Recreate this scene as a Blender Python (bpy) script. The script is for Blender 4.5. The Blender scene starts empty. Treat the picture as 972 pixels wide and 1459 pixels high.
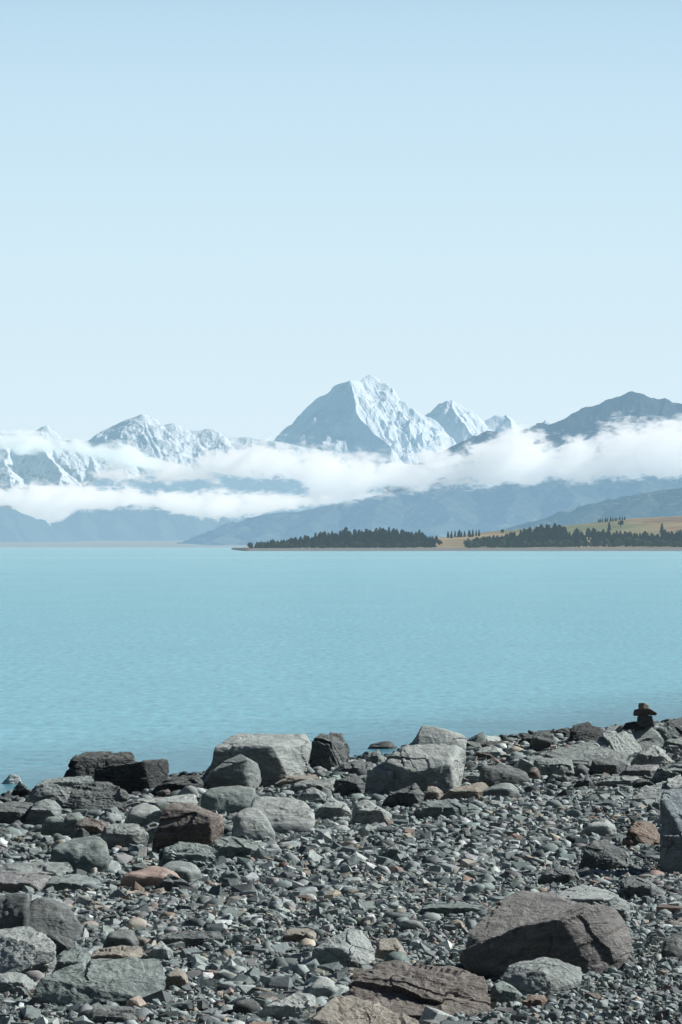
import bpy, bmesh, math, random
import numpy as np
from mathutils import Vector, Matrix

random.seed(7)
rng = np.random.default_rng(7)
C = bpy.context.scene.collection
sc = bpy.context.scene

# ------------------------------------------------------------------ camera
W, H, F = 972.0, 1459.0, 5100.0
CAMZ = 5.5
HORIZON = 777.0
TH = math.atan((HORIZON - H / 2) / F)
cam_d = bpy.data.cameras.new('camera')
cam = bpy.data.objects.new('camera', cam_d)
C.objects.link(cam)
cam.location = (0, 0, CAMZ)
cam.rotation_euler = (math.pi / 2 + TH, 0, 0)
cam_d.sensor_fit = 'VERTICAL'
cam_d.sensor_height = 36
cam_d.lens = F / H * 36
cam_d.clip_start = 0.5
cam_d.clip_end = 200000
sc.camera = cam


def at(px, py, D):
    """world point seen at photo pixel (px,py) at forward distance D"""
    x, u = (px - W / 2) / F, -(py - H / 2) / F
    c, s = math.cos(TH), math.sin(TH)
    fy, fz = c - u * s, s + u * c
    k = D / fy
    return np.array([x * k, D, CAMZ + fz * k])


def to_px(x, D):
    return x * F / D + W / 2


# ------------------------------------------------------------------ numpy noise
_P = np.random.default_rng(11).permutation(4096).astype(np.int64)
_G = np.random.default_rng(12).normal(size=(4096, 3))
_G /= np.linalg.norm(_G, axis=1)[:, None]


def perlin(p):
    p = np.asarray(p, float)
    i = np.floor(p).astype(np.int64)
    f = p - i
    w = f * f * f * (f * (f * 6 - 15) + 10)
    out = 0
    for dx in (0, 1):
        for dy in (0, 1):
            for dz in (0, 1):
                h = _P[(i[..., 0] + dx) & 4095]
                h = _P[(h + i[..., 1] + dy) & 4095]
                h = _P[(h + i[..., 2] + dz) & 4095]
                g = _G[h]
                d = f - np.array([dx, dy, dz])
                v = (g * d).sum(-1)
                ww = (w[..., 0] if dx else 1 - w[..., 0]) * (w[..., 1] if dy else 1 - w[..., 1]) * (w[..., 2] if dz else 1 - w[..., 2])
                out = out + v * ww
    return out * 1.5


def fbm(p, octv=4, gain=.5, lac=2.03):
    a, s = 1., 0
    for k in range(octv):
        s = s + a * perlin(np.asarray(p) * lac ** k + 17.3 * k)
        a *= gain
    return s


def ridged(p, octv=4, gain=.5, lac=2.07):
    a, s = 1., 0
    for k in range(octv):
        s = s + a * (1 - 2 * np.abs(perlin(np.asarray(p) * lac ** k + 31.7 * k)))
        a *= gain
    return s


def sstep(a, b, x):
    t = np.clip((x - a) / (b - a), 0, 1)
    return t * t * (3 - 2 * t)


# ------------------------------------------------------------------ object helpers
def link(name, me, parent=None):
    o = bpy.data.objects.new(name, me)
    C.objects.link(o)
    if parent is not None:
        o.parent = parent
    return o


def tag(o, label=None, cat=None, group=None, kind=None):
    if label:
        o['label'] = label
    if cat:
        o['category'] = cat
    if group:
        o['group'] = group
    if kind:
        o['kind'] = kind
    return o


def np_mesh(name, V, Fc, mat, smooth=True, col=None):
    V = np.asarray(V, np.float32)
    Fc = np.asarray(Fc, np.int32)
    n, k = Fc.shape
    me = bpy.data.meshes.new(name)
    me.vertices.add(len(V))
    me.vertices.foreach_set('co', V.ravel())
    me.loops.add(n * k)
    me.loops.foreach_set('vertex_index', Fc.ravel())
    me.polygons.add(n)
    me.polygons.foreach_set('loop_start', np.arange(0, n * k, k, dtype=np.int32))
    me.polygons.foreach_set('loop_total', np.full(n, k, np.int32))
    me.polygons.foreach_set('use_smooth', np.full(n, smooth, bool))
    me.update(calc_edges=True)
    me.validate()
    if col is not None:
        a = me.color_attributes.new('tint', 'FLOAT_COLOR', 'POINT')
        cc = np.ones((len(V), 4), np.float32)
        cc[:, :3] = col
        a.data.foreach_set('color', cc.ravel())
    if mat:
        me.materials.append(mat)
    return me


# ------------------------------------------------------------------ node helpers
class NT:
    def __init__(s, name):
        s.m = bpy.data.materials.new(name)
        s.m.use_nodes = True
        s.t = s.m.node_tree
        s.t.nodes.clear()
        s.out = s.t.nodes.new('ShaderNodeOutputMaterial')

    def n(s, typ, ins=None, **kw):
        nd = s.t.nodes.new('ShaderNode' + typ)
        for k, v in kw.items():
            setattr(nd, k, v)
        for k, v in (ins or {}).items():
            s.put(nd.inputs[k], v)
        return nd

    def put(s, sock, v):
        if hasattr(v, 'is_output') or isinstance(v, bpy.types.NodeSocket):
            s.t.links.new(v, sock)
        else:
            sock.default_value = v

    def math(s, op, a, b=0.0, c=None, clamp=False):
        nd = s.t.nodes.new('ShaderNodeMath')
        nd.operation = op
        nd.use_clamp = clamp
        s.put(nd.inputs[0], a)
        s.put(nd.inputs[1], b)
        if c is not None:
            s.put(nd.inputs[2], c)
        return nd.outputs[0]

    def mix(s, f, a, b, blend='MIX'):
        nd = s.t.nodes.new('ShaderNodeMix')
        nd.data_type = 'RGBA'
        nd.blend_type = blend
        s.put(nd.inputs[0], f)
        s.put(nd.inputs[6], a if not isinstance(a, tuple) else (*a, 1)[:4])
        s.put(nd.inputs[7], b if not isinstance(b, tuple) else (*b, 1)[:4])
        return nd.outputs[2]

    def ss(s, x, a, b):
        nd = s.t.nodes.new('ShaderNodeMapRange')
        nd.interpolation_type = 'SMOOTHSTEP'
        s.put(nd.inputs[0], x)
        nd.inputs[1].default_value = a
        nd.inputs[2].default_value = b
        return nd.outputs[0]

    def lin(s, x, a, b, c=0., d=1.):
        nd = s.t.nodes.new('ShaderNodeMapRange')
        s.put(nd.inputs[0], x)
        for k, v in zip((1, 2, 3, 4), (a, b, c, d)):
            nd.inputs[k].default_value = v
        return nd.outputs[0]

    def noise(s, vec, scale, detail=4, rough=.55, dist=0.):
        nd = s.n('TexNoise', {'Scale': scale, 'Detail': detail, 'Roughness': rough, 'Distortion': dist})
        if vec is not None:
            s.put(nd.inputs['Vector'], vec)
        return nd.outputs[0]

    def vmul(s, v, k):
        nd = s.t.nodes.new('ShaderNodeVectorMath')
        nd.operation = 'MULTIPLY'
        s.put(nd.inputs[0], v)
        nd.inputs[1].default_value = k
        return nd.outputs[0]

    def vadd(s, v, k):
        nd = s.t.nodes.new('ShaderNodeVectorMath')
        nd.operation = 'ADD'
        s.put(nd.inputs[0], v)
        s.put(nd.inputs[1], k)
        return nd.outputs[0]


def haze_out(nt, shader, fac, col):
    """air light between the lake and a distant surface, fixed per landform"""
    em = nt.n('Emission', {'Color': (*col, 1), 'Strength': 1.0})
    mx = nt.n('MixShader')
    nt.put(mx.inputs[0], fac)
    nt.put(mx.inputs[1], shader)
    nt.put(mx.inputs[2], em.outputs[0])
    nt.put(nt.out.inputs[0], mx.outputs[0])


# ------------------------------------------------------------------ light
AZ, EL = math.radians(74), math.radians(36)
sun_dir = Vector((math.sin(AZ) * math.cos(EL), math.cos(AZ) * math.cos(EL), math.sin(EL)))
sd = bpy.data.lights.new('sun', 'SUN')
sd.energy = 5.0
sd.angle = math.radians(.53)
sd.color = (1, .975, .935)
sun = bpy.data.objects.new('sun', sd)
C.objects.link(sun)
sun.rotation_euler = sun_dir.to_track_quat('Z', 'Y').to_euler()
sun.location = (60, 40, 80)

wd = bpy.data.worlds.new('World')
sc.world = wd
wd.use_nodes = True
wt = wd.node_tree
bg = wt.nodes['Background']
sky = wt.nodes.new('ShaderNodeTexSky')
sky.sky_type = 'NISHITA'
sky.sun_disc = False
sky.sun_elevation = EL
sky.sun_rotation = AZ
sky.altitude = 500
sky.air_density = 1.0
sky.dust_density = 0.6
sky.ozone_density = 1.6
SKY_K = 0.05
# pale moist air near the horizon over the Nishita sky
tcw = wt.nodes.new('ShaderNodeTexCoord')
sxw = wt.nodes.new('ShaderNodeSeparateXYZ')
wt.links.new(tcw.outputs['Generated'], sxw.inputs[0])


def wramp(stops):
    r = wt.nodes.new('ShaderNodeValToRGB')
    r.color_ramp.interpolation = 'B_SPLINE'
    e = r.color_ramp.elements
    while len(e) < len(stops):
        e.new(.5)
    for q, (p_, c_) in zip(e, stops):
        q.position = p_
        q.color = (*c_, 1)
    return r


mr = wt.nodes.new('ShaderNodeMapRange')
wt.links.new(sxw.outputs[2], mr.inputs[0])
mr.inputs[1].default_value = -.02
mr.inputs[2].default_value = .38
air = wramp([(0, (.73, .875, .955)), (.12, (.71, .87, .955)), (.22, (.67, .85, .945)), (.32, (.60, .80, .925)), (.43, (.51, .73, .885)), (.6, (.22, .40, .62)), (1, (.1, .2, .4))])
fac = wramp([(0, (1, 1, 1)), (.42, (1, 1, 1)), (.62, (.6, .6, .6)), (.9, (0, 0, 0))])
fac.color_ramp.interpolation = 'EASE'
wt.links.new(mr.outputs[0], air.inputs[0])
wt.links.new(mr.outputs[0], fac.inputs[0])
sc_ = wt.nodes.new('ShaderNodeVectorMath')
sc_.operation = 'SCALE'
wt.links.new(air.outputs[0], sc_.inputs[0])
# the air glows more on the sunward side of the sky than behind the viewer
dt_ = wt.nodes.new('ShaderNodeVectorMath')
dt_.operation = 'DOT_PRODUCT'
wt.links.new(tcw.outputs['Generated'], dt_.inputs[0])
dt_.inputs[1].default_value = (math.sin(.45), math.cos(.45), 0)
m2 = wt.nodes.new('ShaderNodeMapRange')
m2.interpolation_type = 'SMOOTHSTEP'
wt.links.new(dt_.outputs['Value'], m2.inputs[0])
m2.inputs[1].default_value = -.35
m2.inputs[2].default_value = .72
m2.inputs[3].default_value = .10 / SKY_K
m2.inputs[4].default_value = 1 / SKY_K
wt.links.new(m2.outputs[0], sc_.inputs['Scale'])
mul = wt.nodes.new('ShaderNodeMix')
mul.data_type = 'RGBA'
wt.links.new(fac.outputs[0], mul.inputs[0])
sk2 = wt.nodes.new('ShaderNodeVectorMath')
sk2.operation = 'SCALE'
sk2.inputs['Scale'].default_value = .55
wt.links.new(sky.outputs[0], sk2.inputs[0])
wt.links.new(sk2.outputs[0], mul.inputs[6])
wt.links.new(sc_.outputs[0], mul.inputs[7])
wt.links.new(mul.outputs[2], bg.inputs[0])
bg.inputs[1].default_value = SKY_K

sc.view_settings.view_transform = 'Standard'
sc.view_settings.look = 'None'
sc.view_settings.exposure = 0
sc.view_settings.gamma = 1
cy = sc.cycles
cy.use_denoising = True
cy.max_bounces = 8
cy.diffuse_bounces = 1
cy.glossy_bounces = 2
cy.volume_bounces = 5
cy.transparent_max_bounces = 8
cy.volume_max_steps = 256
cy.use_adaptive_sampling = True
cy.adaptive_threshold = 0.02


# ------------------------------------------------------------------ rock material
def rock_material():
    nt = NT('weathered_rock')
    tc = nt.n('TexCoord')
    oi = nt.n('ObjectInfo')
    off = nt.n('CombineXYZ', {'X': nt.math('MULTIPLY', oi.outputs['Random'], 91.), 'Y': nt.math('MULTIPLY', oi.outputs['Random'], 37.), 'Z': 0.})
    P = nt.vadd(tc.outputs['Object'], off.outputs[0])
    big = nt.noise(P, 1.4, 5, .6)
    med = nt.noise(P, 7., 6, .65, .4)
    fine = nt.noise(P, 48., 5, .7)
    mp = nt.n('Mapping', {'Vector': P, 'Rotation': (.5, .35, .2), 'Scale': (1.2, 1.2, 11.)})
    strat = nt.noise(mp.outputs[0], 1.3, 6, .6, .5)
    base = oi.outputs['Color']
    c = nt.mix(1., base, nt.n('CombineColor', {0: nt.lin(big, .3, .7, .72, 1.25), 1: nt.lin(big, .3, .7, .75, 1.22), 2: nt.lin(big, .3, .7, .78, 1.2)}).outputs[0], 'MULTIPLY')
    v = nt.math('MULTIPLY', nt.lin(med, .3, .7, .8, 1.22), nt.lin(strat, .3, .7, .84, 1.18))
    v = nt.math('MULTIPLY', v, nt.lin(fine, .25, .75, .72, 1.28))
    c = nt.mix(1., c, nt.n('CombineColor', {0: v, 1: v, 2: v}).outputs[0], 'MULTIPLY')
    # pale dust and lichen, also painted sunlight, on upward faces; rusty films in patches
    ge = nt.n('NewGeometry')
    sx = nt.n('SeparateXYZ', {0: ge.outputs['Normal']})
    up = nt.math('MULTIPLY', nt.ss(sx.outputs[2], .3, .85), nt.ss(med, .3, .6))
    side = nt.lin(sx.outputs[2], -.1, .6, .58, 1.)  # shade painted into steep faces to deepen contrast with the tops
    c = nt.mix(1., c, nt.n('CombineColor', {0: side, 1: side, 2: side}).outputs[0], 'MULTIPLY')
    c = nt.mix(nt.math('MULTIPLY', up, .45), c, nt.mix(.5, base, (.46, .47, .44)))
    rust = nt.ss(nt.noise(nt.vadd(P, (5., 3., 9.)), 2.3, 5, .6, .6), .6, .74)
    c = nt.mix(nt.math('MULTIPLY', rust, .35), c, (.20, .125, .085))
    lich = nt.ss(nt.noise(nt.vadd(P, (15., 1., 2.)), 19., 4, .6), .66, .72)
    c = nt.mix(nt.math('MULTIPLY', lich, .5), c, (.36, .37, .33))
    vo = nt.n('TexVoronoi', {'Vector': nt.vadd(P, nt.n('CombineXYZ', {0: med, 1: med, 2: big}).outputs[0]), 'Scale': 1.9}, feature='DISTANCE_TO_EDGE')
    crack = nt.math('SUBTRACT', 1., nt.ss(vo.outputs['Distance'], 0., .022))
    crack = nt.math('MULTIPLY', crack, nt.ss(big, .5, .66))
    c = nt.mix(nt.math('MULTIPLY', crack, .7), c, (.03, .032, .035))
    c = nt.mix(1., c, (1.07, 1.10, 1.09), 'MULTIPLY')
    h = nt.math('ADD', nt.math('MULTIPLY', med, .03), nt.math('MULTIPLY', strat, .03))
    h = nt.math('ADD', h, nt.math('MULTIPLY', fine, .007))
    h = nt.math('SUBTRACT', h, nt.math('MULTIPLY', crack, .04))
    bp = nt.n('Bump', {'Height': h, 'Strength': 1., 'Distance': 1.25})
    pr = nt.n('BsdfPrincipled', {'Base Color': c, 'Roughness': .82, 'Normal': bp.outputs[0], 'Specular IOR Level': .3})
    nt.put(nt.out.inputs[0], pr.outputs[0])
    return nt.m


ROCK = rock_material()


def shingle_material():
    nt = NT('shingle_stone')
    at_ = nt.n('Attribute', attribute_name='tint')
    tc = nt.n('TexCoord')
    n1 = nt.noise(tc.outputs['Object'], 34., 5, .7)
    n2 = nt.noise(tc.outputs['Object'], 9., 3, .6)
    v = nt.math('MULTIPLY', nt.lin(n1, .25, .75, .68, 1.35), nt.lin(n2, .3, .7, .85, 1.15))
    c = nt.mix(1., at_.outputs['Color'], nt.n('CombineColor', {0: v, 1: v, 2: v}).outputs[0], 'MULTIPLY')
    bp = nt.n('Bump', {'Height': n1, 'Strength': .6, 'Distance': .007})
    pr = nt.n('BsdfPrincipled', {'Base Color': c, 'Roughness': .78, 'Normal': bp.outputs[0], 'Specular IOR Level': .32})
    nt.put(nt.out.inputs[0], pr.outputs[0])
    return nt.m


SHINGLE = shingle_material()

# ------------------------------------------------------------------ beach ground
# the shoreline runs from (-7.3, 77) to (10.6, 111)
SN = np.array([.884, -.468])


def shore_d(x, y):
    return (x + 7.3) * SN[0] + (y - 77) * SN[1]


def ground_z(x, y):
    x = np.asarray(x, float)
    y = np.asarray(y, float)
    d = shore_d(x, y)
    p = np.stack([x * .13, y * .13, np.zeros_like(x)], -1)
    z = .045 * d + .10 * perlin(p) + .035 * perlin(p * 4.1 + 3)
    z = z + .12 * np.exp(-((d - 5) / 3.) ** 2)
    return np.where(d < 0, z * 1.6 - .02, z)


def ground_hit(px, py):
    D = 60.
    for _ in range(40):
        p = at(px, py, D)
        g = float(ground_z(p[0], D)) + .08
        slope = (CAMZ - p[2]) / D
        D2 = (CAMZ - g) / max(slope, 1e-4)
        D = .5 * D + .5 * min(max(D2, 15), 400)
    return D


gx = np.linspace(-60, 75, 271)
gy = np.concatenate([np.linspace(-30, 20, 30), np.linspace(20.5, 130, 260), np.linspace(131, 240, 40)])
X, Y = np.meshgrid(gx, gy)
Z = ground_z(X, Y)
Z = np.maximum(Z, -6)
V = np.stack([X, Y, Z], -1).reshape(-1, 3)
nx, ny = len(gx), len(gy)


def grid_faces(nx, ny):
    i = np.arange(nx - 1)[None, :] + nx * np.arange(ny - 1)[:, None]
    i = i.ravel()
    return np.stack([i, i + 1, i + 1 + nx, i + nx], -1)


nt = NT('beach_sand_and_grit')
tc = nt.n('TexCoord')
vo = nt.n('TexVoronoi', {'Vector': tc.outputs['Object'], 'Scale': 26.})
sx = nt.n('SeparateColor', {0: vo.outputs['Color']})
gcol = nt.mix(sx.outputs[0], (.045, .05, .052), (.16, .17, .165))  # grit kept dark to paint shade into the gaps between stones
bp = nt.n('Bump', {'Height': vo.outputs['Distance'], 'Strength': 1., 'Distance': -.03})
pr = nt.n('BsdfPrincipled', {'Base Color': gcol, 'Roughness': .9, 'Normal': bp.outputs[0]})
nt.put(nt.out.inputs[0], pr.outputs[0])
tag(link('beach', np_mesh('beach', V, grid_faces(nx, ny), nt.m)), kind='structure')


# ------------------------------------------------------------------ rocks
def hull_planes(q):
    bm = bmesh.new()
    vs = [bm.verts.new(Vector(p)) for p in q]
    r = bmesh.ops.convex_hull(bm, input=vs)
    bm.normal_update()
    bmesh.ops.recalc_face_normals(bm, faces=bm.faces[:])
    pl = []
    for f in bm.faces:
        if f.calc_area() < 1e-6:
            continue
        n = f.normal
        d = n.dot(f.verts[0].co)
        if d < 0:
            n, d = -n, -d
        n = np.array(n)
        for (m, e) in pl:
            if m @ n > .995 and abs(e - d) < .02:
                break
        else:
            pl.append((n, max(d, .03)))
    bm.free()
    return np.array([p[0] for p in pl]), np.array([p[1] for p in pl])


_ICO = {}


def ico(s):
    if s not in _ICO:
        bm = bmesh.new()
        bmesh.ops.create_icosphere(bm, subdivisions=s, radius=1)
        _ICO[s] = (np.array([v.co[:] for v in bm.verts]), np.array([[v.index for v in f.verts] for f in bm.faces]))
        bm.free()
    return _ICO[s]


def rock_piece(pts, sub, rough, seed, p=110., chips=10, flatness=0.):
    r_ = np.random.default_rng(seed)
    pts = np.asarray(pts, float)
    c = (pts.max(0) + pts.min(0)) / 2 * .5 + pts.mean(0) * .5
    s = (pts.max(0) - pts.min(0)) / 2 + 1e-3
    q = (pts - c) / s
    N, d = hull_planes(q)
    if chips:
        n2 = r_.normal(size=(chips, 3))
        n2 /= np.linalg.norm(n2, axis=1)[:, None]
        sup = (q @ n2.T).max(0)
        n = n2
        d2 = np.maximum(sup * r_.uniform(.92 if p < 20 else .955, .999, chips), .05)
        N = np.vstack([N, n])
        d = np.concatenate([d, d2])
    u, f = ico(sub)
    # spread sample directions evenly on the real proportions
    dirs = u
    k = np.clip(dirs @ N.T, 0, None) / d
    km = k.max(1)
    r = 1 / (km * ((k / km[:, None]) ** p).sum(1) ** (1 / p))
    v = c + s * dirs * r[:, None]
    size = float(np.cbrt(s.prod())) * 2
    nrm = dirs / s
    nrm /= np.linalg.norm(nrm, axis=1)[:, None]
    o = r_.uniform(-50, 50, 3)
    w = v / size
    soft = p < 20
    # bedding and joint planes: the block breaks back in steps along them
    tab = r_.uniform(0, 1, (3, 64))
    ax = r_.normal(size=(3, 3)) * np.array([[.35, .35, 1], [1, .5, .3], [.5, 1, .3]])
    ax /= np.linalg.norm(ax, axis=1)[:, None]
    h = (.05 if soft else .018) * fbm(w * 2. + o, 3)
    wob = .35 * fbm(w * 1.3 + o + 9, 3)
    cell = sum(np.floor((w @ ax[i]) * fr + wob + 20).astype(int) * m_ for i, (fr, m_) in enumerate(((4.2, 1), (1.5, 7), (1.3, 13))))
    h = h - (.016 if soft else .08) * tab[0][cell & 63] ** 2
    c2 = np.floor((w @ ax[0]) * 13 + wob * 2 + 40).astype(int)
    h = h - (.004 if soft else .014) * tab[1][c2 & 63]
    h = h + .010 * ridged(w * 6 + o, 3) + (.008 * fbm(w * 15 + o, 2) if sub >= 4 else 0)
    if not soft:
        h = h + .028
    v = v + nrm * (h * size * rough)[:, None]
    return v, f


def build_rock(name, pieces, sub, rough, seed, color, p=110., chips=10, origin=None):
    VV, FF, n = [], [], 0
    for i, pts in enumerate(pieces):
        v, f = rock_piece(pts, min(sub + (p > 20), 6), rough, seed * 13 + i, p, chips)
        VV.append(v)
        FF.append(f + n)
        n += len(v)
    V = np.vstack(VV)
    if origin is None:
        origin = np.array([V[:, 0].mean(), V[:, 1].mean(), V[:, 2].min()])
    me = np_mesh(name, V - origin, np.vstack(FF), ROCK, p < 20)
    o = link(name, me)
    o.location = origin
    o.color = (*color, 1)
    return o


COL = dict(
    grey=(.29, .325, .32), dark=(.15, .168, .17), vdark=(.07, .078, .08), pale=(.40, .435, .425), green=(.235, .285, .275),
    brown=(.19, .16, .145), tan=(.34, .305, .26), rust=(.265, .195, .155), peach=(.45, .33, .28), purple=(.26, .255, .265), blue=(.27, .32, .345),
    red=(.215, .205, .20), white=(.68, .71, .72))

footprints = []


def key_rock(col, label, base, hulls, sub=4, rough=1., p=110., chips=10, sink=.16, name='boulder', cat='boulder', group=None, lift=None):
    """hulls: lists of (px, py, depth offset in m); base = photo row where it meets the shingle"""
    i = len(footprints)
    allp = [q for h in hulls for q in h]
    cx = sum(q[0] for q in allp) / len(allp)
    D0 = ground_hit(cx, base) if lift is None else lift
    pieces = []
    for h in hulls:
        pts = [at(q[0], q[1], D0 + q[2]) for q in h]
        arr = np.array(pts)
        dmax = max(q[2] for q in h)
        wid = arr[:, 0].max() - arr[:, 0].min()
        if lift is None:
            dep = max(dmax, wid * .55)
            zb = min(float(ground_z(arr[:, 0].mean(), D0 + dep * .5)), arr[:, 2].min()) - sink
            x0, x1 = arr[:, 0].min(), arr[:, 0].max()
            y0 = arr[:, 1].min()
            xa, xb = x0 + wid * .14, x1 - wid * .14
            extra = [(xa, y0 + dep * .12, zb), (xb, y0 + dep * .12, zb), (xa, y0 + dep * .9, zb), (xb, y0 + dep * .9, zb)]
            if sub <= 4:
                # steep broken front up to half height, sloping back above
                zl = arr[:, 2].min() + (arr[:, 2].max() - arr[:, 2].min()) * .58
                extra += [(x0 + wid * .2, y0 - .01, zl), (x0 + wid * .72, y0, zl * .97 + arr[:, 2].min() * .03)]
            # carry the upper rim back so the rock has a body behind its face
            top = arr[arr[:, 2] > np.median(arr[:, 2])]
            for t in top:
                if t[1] - y0 < dep * .5:
                    extra.append((x0 + wid / 2 + (t[0] - x0 - wid / 2) * .8, y0 + dep * .85, t[2] - .10 * wid))
            arr = np.vstack([arr, np.array(extra)])
        pieces.append(arr)
    if name == 'boulder' and lift is None:
        w_all = (max(q[0] for q in allp) - min(q[0] for q in allp)) / F * D0
    else:
        w_all = .3
    o = build_rock(name, pieces, sub, rough, 100 + i, COL[col], p, chips)
    footprints.append((float(np.mean([a[:, 0].mean() for a in pieces])), D0 + w_all * .25, w_all * .5))
    return tag(o, label, cat, group)


K = key_rock
# ---- shoreline group, left
K('vdark', 'black flat-topped boulder at the water behind the dark block', 1124, [[(90, 1110, .3), (105, 1080, .5), (122, 1070, 1.), (188, 1072, 1.), (191, 1084, .5), (190, 1122, .2), (120, 1124, 0)]], 5)
K('vdark', 'black angular block with a lit right face standing at the waterline', 1130, [[(132, 1094, .3), (190, 1086, .2), (205, 1085, 0), (240, 1079, .9), (242, 1108, .8), (214, 1129, 0), (160, 1130, 0), (136, 1112, .2)]], 5, p=40)
K('grey', 'long grey boulder with a pale flat top at the left waterline', 1150, [[(35, 1142, .2), (52, 1120, .2), (66, 1111, .8), (128, 1106, 1.2), (133, 1113, .6), (104, 1149, 0), (50, 1150, 0)]], 5)
K('dark', 'dark hollow-faced boulder beside the pale-topped one on the left', 1152, [[(95, 1150, 0), (100, 1128, .2), (120, 1115, .7), (155, 1114, .7), (181, 1129, .3), (183, 1148, .1), (130, 1154, -.1)]], 5, 1.5)
K('dark', 'dark angular boulder cut by the left edge just above the pale stones', 1172, [[(-25, 1172, 0), (-20, 1148, .3), (20, 1142, .5), (48, 1144, .5), (40, 1160, .1), (28, 1173, 0)]])
K('grey', 'grey peaked rock beside the dark boulder at the left edge', 1172, [[(34, 1172, 0), (50, 1145, .3), (66, 1138, .4), (78, 1141, .4), (88, 1152, .3), (82, 1172, 0)]])
K('green', 'greenish grey lumpy boulder in front of the peaked rock on the left', 1190, [[(56, 1188, 0), (60, 1166, .1), (85, 1158, .4), (95, 1170, 0), (100, 1190, 0)], [(86, 1176, .1), (95, 1158, .3), (114, 1153, .4), (124, 1165, .2), (105, 1180, 0)]], p=14)
K('brown', 'brown wedge-shaped stone between greenish boulders', 1191, [[(102, 1190, 0), (108, 1175, .1), (122, 1165, .3), (140, 1168, .4), (156, 1172, .3), (148, 1188, 0)]])
K('pale', 'pale smooth rounded boulder left of the brown block', 1178, [[(174, 1178, .1), (182, 1152, .3), (204, 1141, .6), (233, 1150, .4), (235, 1172, .1), (205, 1180, 0)]], p=12)
K('pale', 'long pale flat slab lying behind the pale rounded boulder', 1150, [[(174, 1150, 0), (198, 1139, .6), (278, 1131, 1.2), (284, 1142, .5), (232, 1150, 0)]], rough=.7)
K('brown', 'dark brown block with sharp tan right face standing upright', 1212, [[(215, 1212, .1), (222, 1180, .1), (233, 1152, .35), (250, 1142, .7), (272, 1145, .7), (302, 1163, .1), (300, 1172, 0), (292, 1208, 0), (320, 1178, .6), (318, 1165, .8), (302, 1204, .3)]], 5, .8, p=45)
K('grey', 'grey angular stone between greenish boulder and brown block', 1205, [[(138, 1202, 0), (150, 1176, .2), (160, 1171, .4), (198, 1172, .4), (212, 1190, .2), (188, 1206, 0)]])
K('green', 'large greenish boulder with broad faceted front on the left', 1240, [[(66, 1232, .1), (70, 1208, .1), (80, 1200, .4), (105, 1191, .7), (142, 1190, .7), (156, 1203, .3), (158, 1226, .1), (138, 1240, 0), (100, 1240, 0)]], 5, p=18)
K('green', 'low knobbly green-grey rock under the brown block', 1232, [[(224, 1230, 0), (228, 1213, .2), (256, 1201, .4), (300, 1205, .4), (311, 1222, .1), (292, 1233, 0)]], 4, 2.)
K('white', 'small pale rock alone in the lake at the left edge', 1116, [[(-2, 1122, .1), (14, 1103, .2), (27, 1105, .2), (33, 1122, .1), (15, 1124, 0), (2, 1118, .5), (16, 1105, .45), (30, 1118, .5)]], 4, lift=82.5)
K('vdark', 'dark rock in shadow right of the black waterline block', 1132, [[(212, 1132, 0), (228, 1118, .2), (250, 1108, .5), (282, 1103, .6), (292, 1114, .3), (282, 1132, 0)]], 4, 1.4)
K('pale', 'small pale slab lying against the black waterline block', 1126, [[(200, 1124, 0), (208, 1112, .4), (238, 1112, .5), (242, 1120, .2), (230, 1126, 0)]], 3)
# ---- big flat-topped block and neighbours
K('pale', 'largest flat-topped block with sunlit tabletop at the water', 1116, [[(304, 1072, .3), (306, 1064, .4), (387, 1063, 0), (445, 1062, 1.2), (436, 1046, 1.9), (345, 1044, 2.), (330, 1049, 1.4), (298, 1108, .5), (374, 1116, 0), (402, 1112, .2), (436, 1098, 1.)]], 5, .4, p=110, chips=4)
K('grey', 'squat block leaning against the flat-topped block', 1122, [[(284, 1124, .2), (298, 1102, .2), (318, 1086, .2), (345, 1076, .5), (352, 1082, -.1), (368, 1088, .5), (373, 1112, .4), (342, 1122, -.2)]], 4, .6, p=60, lift=None)
K('dark', 'dark upright block right of the flat-topped block', 1098, [[(440, 1096, .1), (446, 1056, .2), (460, 1043, .7), (490, 1045, .8), (498, 1060, .7), (492, 1080, .4), (470, 1099, 0), (468, 1060, 0)]], 5, 1.1)
K('green', 'dark green-grey boulder below the squat leaning block', 1158, [[(282, 1148, .1), (286, 1128, .1), (300, 1120, .5), (348, 1117, .6), (366, 1120, .5), (362, 1150, .1), (315, 1159, 0)]], 5, p=18)
K('pale', 'broad pale boulder with smooth rounded back in mid beach', 1184, [[(352, 1160, .2), (358, 1134, .8), (390, 1130, 1.), (428, 1138, .8), (455, 1163, .3), (452, 1178, .1), (400, 1186, 0), (372, 1180, 0)]], 5, .8, p=14)
K('pale', 'pale egg-like boulder in front of the broad pale boulder', 1197, [[(328, 1184, .1), (334, 1156, .2), (354, 1148, .4), (374, 1153, .4), (396, 1190, .1), (374, 1199, 0), (340, 1196, 0)]], 5, .8, p=14)
K('green', 'low greenish slab at the foot of the egg-like boulder', 1222, [[(298, 1216, 0), (304, 1196, .3), (332, 1190, .5), (371, 1204, .3), (372, 1214, .1), (332, 1223, 0)]], 4, .8)
K('tan', 'tan flat stone at the foot of the flat-topped block', 1118, [[(392, 1116, 0), (402, 1106, .4), (450, 1103, .6), (458, 1110, .3), (430, 1119, 0)]], 3)
K('grey', 'grey slanting slab below the dark upright block', 1128, [[(402, 1126, 0), (430, 1113, .4), (478, 1108, .7), (480, 1116, .4), (440, 1129, 0)]], 3)
K('grey', 'small peaked grey stone below the slanting slab', 1144, [[(422, 1144, 0), (432, 1126, .2), (446, 1119, .3), (466, 1132, .2), (466, 1144, 0)]], 3)
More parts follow.
